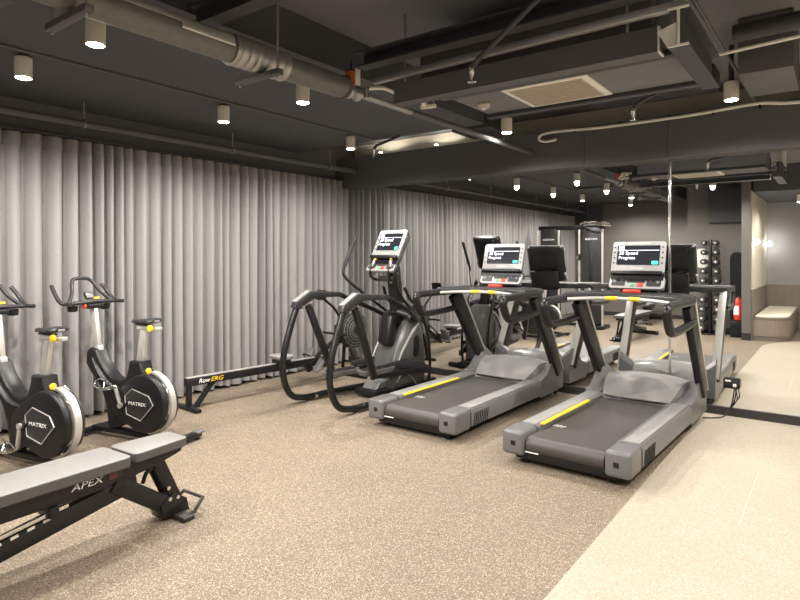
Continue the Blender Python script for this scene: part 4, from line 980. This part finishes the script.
# ------------------------------------------------------------------ things seen in the mirror
def dumbbells():
    t = thing('dumbbell_rack', 'tall black upright dumbbell rack against the dark recess wall', 'rack', (-2.13, -0.18, 0))
    b = nb(); box(b, (0, 0, 0.015), (0.50, 0.40, 0.03), 0.01); obj('base', b, 'blackm', t)
    b = nb(); bar(b, (0, 0, 0.03), (0, 0, 1.97), 0.055, 0.16, 0.006, up=(0, 1, 0)); obj('post', b, 'blackm', t)
    tiers = []
    for k in range(10):
        z = 0.14+k*0.195
        r = 0.085-0.0037*k
        off = 0.15-0.005*k
        tiers.append((z, r, off))
        for s in (-1, 1):
            b = nb()
            for y in (-0.045, 0.045): bar(b, (s*0.026, y, z-0.03), (s*(off+0.03), y, z-0.028), 0.018, 0.02, 0.003)
            obj('cradle', b, 'blackm', t)
    def dumb(r, label):
        d = thing('dumbbell', label, 'dumbbell', (0, 0, 0), 0, 'dumbbells on the upright rack')
        b = nb(); cyl(b, (0, -0.085, 0), (0, 0.085, 0), 0.015, seg=12); obj('handle', b, 'chrome', d)
        for s in (-1, 1):
            b = nb(); lathe(b, [(r*0.82, 0.075), (r, 0.085), (r, 0.075+r*0.8), (r*0.85, 0.085+r*0.8)] if s > 0 else [(r*0.85, -0.085-r*0.8), (r, -0.075-r*0.8), (r, -0.085), (r*0.82, -0.075)], (0, 0, 0), 'y', 20); h = obj('head', b, 'iron', d)
            y = s*(0.085+r*0.8)
            b = nb(); tube(b, [(0.6*r*math.cos(a*PI/8), y, 0.6*r*math.sin(a*PI/8)) for a in range(16)], 0.004, 6, True); obj('ring', b, 'grey', h)
            b = nb(); lathe(b, [(r*0.28, y-0.002), (r*0.28, y+0.004)], (0, 0, 0), 'y', 12); obj('end_disc', b, 'whitep', h)
        return d
    names = ['lowest', 'second from the bottom', 'third from the bottom', 'fourth from the bottom', 'fifth from the bottom', 'fifth from the top', 'fourth from the top', 'third from the top', 'second from the top', 'topmost']
    for k, (z, r, off) in enumerate(tiers):
        for s, side in ((-1, 'window-curtain side'), (1, 'partition side')):
            d = dumb(r, 'black round-head dumbbell, %s on the %s of the rack' % (names[k], 'curtain side' if s < 0 else 'extinguisher side'))
            d.location = (-2.13+s*off, -0.18, z-0.018+0.0155)
dumbbells()

def extinguisher():
    t = thing('fire_extinguisher', 'red fire extinguisher with a white label beside the partition', 'fire extinguisher', (-1.60, 0.02, 0.33))
    b = nb(); lathe(b, [(0.055, 0.0), (0.075, 0.015), (0.08, 0.03), (0.08, 0.36), (0.07, 0.41), (0.035, 0.44), (0.03, 0.455)], (0, 0, 0), 'z', 24); c = obj('cylinder', b, 'red', t)
    b = nb(); lathe(b, [(0.0812, 0.12), (0.0812, 0.30)], (0, 0, 0), 'z', 24)
    # keep only a wrap-round strip of the label
    for f in [f for f in b.faces if f.calc_center_median().x > 0.02 or len(f.verts) > 4]: b.faces.remove(f)
    obj('label', b, 'white', c)
    b = nb(); lathe(b, [(0.025, 0.455), (0.025, 0.49)], (0, 0, 0), 'z', 14); v = obj('valve', b, 'chrome', t)
    b = nb(); bar(b, (0, -0.02, 0.51), (0, 0.13, 0.535), 0.022, 0.012, 0.003); bar(b, (0, -0.02, 0.495), (0, 0.12, 0.49), 0.02, 0.01, 0.003); obj('lever', b, 'black', v)
    b = nb(); tube(b, [(0.02, 0, 0.48), (0.09, 0, 0.47), (0.105, 0, 0.38), (0.1, 0.0, 0.15)], 0.012, 8, smooth=5); obj('hose', b, 'black', t)
    b = nb(); box(b, (-1.62, -0.06, 0.165), (0.22, 0.34, 0.33), 0.012); tag(obj('pedestal', b, 'black'), 'black box pedestal below the red fire extinguisher', 'stand')
    k = thing('exercise_mat', 'tall black padded mat leaning on the wall above the pedestal', 'mat', (-1.655, -0.325, 0.0))
    b = nb(); loft(b, [[(u, 0.0+d+0.0*v, v+0.85) for u, v in rrect(0.26, 1.70, 0.12, 6)] for d in (-0.03, 0.03)]); obj('pad', b, 'black', k)
    b = nb(); tube(b, [(-0.05, 0.04, 1.5), (0.05, 0.05, 1.35), (0.12, 0.04, 1.1)], 0.012, 8, smooth=5); obj('strap', b, 'charcoal', k)
extinguisher()
b = nb(); lathe(b, [(0.20, 0.0), (0.205, 0.01), (0.20, 0.025)], (-2.32, -0.398, 1.57), 'y', 32)
tag(obj('round_disc', b, 'whitep'), 'round white disc on the dark wall beside the dumbbell rack', 'disc')

def alcove():
    t = thing('built_in_bench', 'laminate alcove bench with cream seat cushion and rounded front', 'bench', (-1.31, -2.49, 0))
    pl = [(0, 0), (0.60, 0), (0.60, 2.50)]+[(0.60-0.35+0.35*math.cos(R(a)), 2.50+0.35*math.sin(R(a))) for a in range(10, 91, 10)]+[(0, 2.85)]
    b = nb(); prism(b, pl, 'z', 0.09, 0.40); obj('base', b, 'wood', t)
    b = nb(); prism(b, [(u*0.96, v*0.99) for u, v in pl], 'z', 0.0, 0.09); obj('plinth', b, 'wood', t)
    b = nb(); prism(b, pl, 'z', 0.40, 0.435, 0.004); obj('seat_board', b, mat('dark laminate edge', (0.14, 0.115, 0.095), 0.45), t)
    pc = [(0.03+u*0.90, 0.02+v*0.975) for u, v in pl]
    b = nb(); prism(b, pc, 'z', 0.435, 0.485, 0.018, 3); obj('cushion', b, 'cushion', t)
    for (x, y, z, lab) in ((-1.255, 0.30, 1.89, 'lit white globe lamp on the cream alcove wall, nearer the partition edge'), (-1.255, -2.25, 1.90, 'lit white globe lamp in the inner alcove corner')):
        k = thing('globe_lamp', lab, 'lamp', (x, y, z), 0, 'globe lamps in the alcove')
        b = nb(); lathe(b, [(0.012, -0.068), (0.045, -0.068), (0.045, -0.05), (0.015, -0.05)], (0, 0, 0), 'x', 16); obj('wall_plate', b, 'chrome', k)
        b = nb(); bmesh.ops.create_uvsphere(b, u_segments=20, v_segments=12, radius=0.05); obj('globe', b, 'globe', k)
alcove()

def cable_machine():
    t = thing('cable_machine', 'tall black cable machine with chrome pull-up grips near the far curtain end', 'cable machine', (-4.93, 0.25, 0), R(0))
    for s in (-1, 1):
        x = s*0.50
        b = nb(); prism(b, rrect(0.42, 2.18, 0.10, 5, x, 1.17), 'y', -0.14, 0.10, 0.012); sh = obj('stack_shroud', b, 'charcoal', t)
        text('lettering', 'MATRIX', 0.06, 'white', sh, frame((x, 0.115, 2.0), (-1, 0, 0), (0, 0, 1)), 0, sx=1.3)
        b = nb(); box(b, (x, 0.113, 1.1), (0.07, 0.008, 1.2), 0.002); obj('stack_slot', b, 'black', sh)
        for q in (-1, 1):
            b = nb(); cyl(b, (x+q*0.26, 0.14, 0.05), (x+q*0.26, 0.14, 2.22), 0.025, seg=12); obj('guide_rod', b, 'silver', t)
        b = nb(); box(b, (x+0.26*(-s), 0.16, 1.6), (0.07, 0.09, 0.14), 0.012); pc = obj('pulley_carriage', b, 'black', t)
        b = nb(); lathe(b, [(0.05, -0.012), (0.04, 0), (0.05, 0.012)], (x+0.26*(-s), 0.23, 1.58), 'x', 18); obj('pulley', b, 'grey', pc)
        b = nb(); tube(b, [(x-0.26*s, 0.24, 1.53), (x-0.26*s, 0.25, 1.30)], 0.004, 6); tube(b, [(x-0.26*s-0.05, 0.25, 1.18), (x-0.26*s, 0.25, 1.30), (x-0.26*s+0.05, 0.25, 1.18)], 0.006, 6, True); obj('cable_handle', b, 'chrome', pc)
        b = nb(); box(b, (x, 0.0, 0.04), (0.62, 0.55, 0.08), 0.012); obj('foot', b, 'blackm', t)
    b = nb(); bar(b, (-0.78, 0.0, 2.27), (0.78, 0.0, 2.27), 0.09, 0.10, 0.015); obj('cross_beam', b, 'black', t)
    b = nb()
    tube(b, [(0.20, 0.05, 2.30), (0.34, 0.22, 2.36), (0.60, 0.26, 2.36), (0.95, 0.24, 2.33)], 0.02, 8, smooth=5)
    tube(b, [(0.25, 0.03, 2.30), (0.45, 0.36, 2.30), (0.75, 0.42, 2.30), (1.02, 0.38, 2.27)], 0.02, 8, smooth=5)
    tube(b, [(0.60, 0.10, 2.38), (0.62, 0.50, 2.36)], 0.02, 8); tube(b, [(0.85, 0.10, 2.36), (0.88, 0.50, 2.34)], 0.02, 8)
    obj('pull_up_grips', b, 'chrome', t)
    b = nb(); bar(b, (-0.5, -0.1, 0.05), (0.5, -0.1, 0.05), 0.08, 0.06, 0.01); obj('base_beam', b, 'blackm', t)
cable_machine()

# socket box on the mirror and the treadmill cable
t = thing('socket_box', 'small black socket box fixed low on the mirror right of the treadmill', 'socket', (-0.855, YM-0.004, 0.335))
b = nb(); box(b, (0, -0.022, 0), (0.145, 0.044, 0.10), 0.008); k = obj('box', b, 'black', t)
b = nb(); box(b, (0, -0.046, 0.012), (0.12, 0.006, 0.05), 0.002); obj('face_plate', b, 'charcoal', k)
b = nb(); box(b, (0.03, -0.055, -0.012), (0.03, 0.025, 0.03), 0.006); obj('plug', b, 'whitep', t)
b = nb(); box(b, (-0.03, -0.05, 0.028), (0.05, 0.008, 0.014), 0.002); obj('label_strip', b, 'whitep', t)
b = nb(); tube(b, [(-0.826, 6.64, 0.31), (-0.83, 6.625, 0.24), (-0.85, 6.60, 0.13), (-0.90, 6.56, 0.03), (-0.98, 6.50, 0.012), (-1.03, 6.46, 0.012), (-1.07, 6.43, 0.014)], 0.006, 8, smooth=6)
tube(b, [(-0.822, 6.645, 0.31), (-0.80, 6.63, 0.20), (-0.84, 6.605, 0.12), (-0.905, 6.555, 0.028)], 0.005, 8, smooth=6)
tag(obj('power_cable', b, 'black'), 'thin black power cable from the socket box to the right treadmill', 'cable')
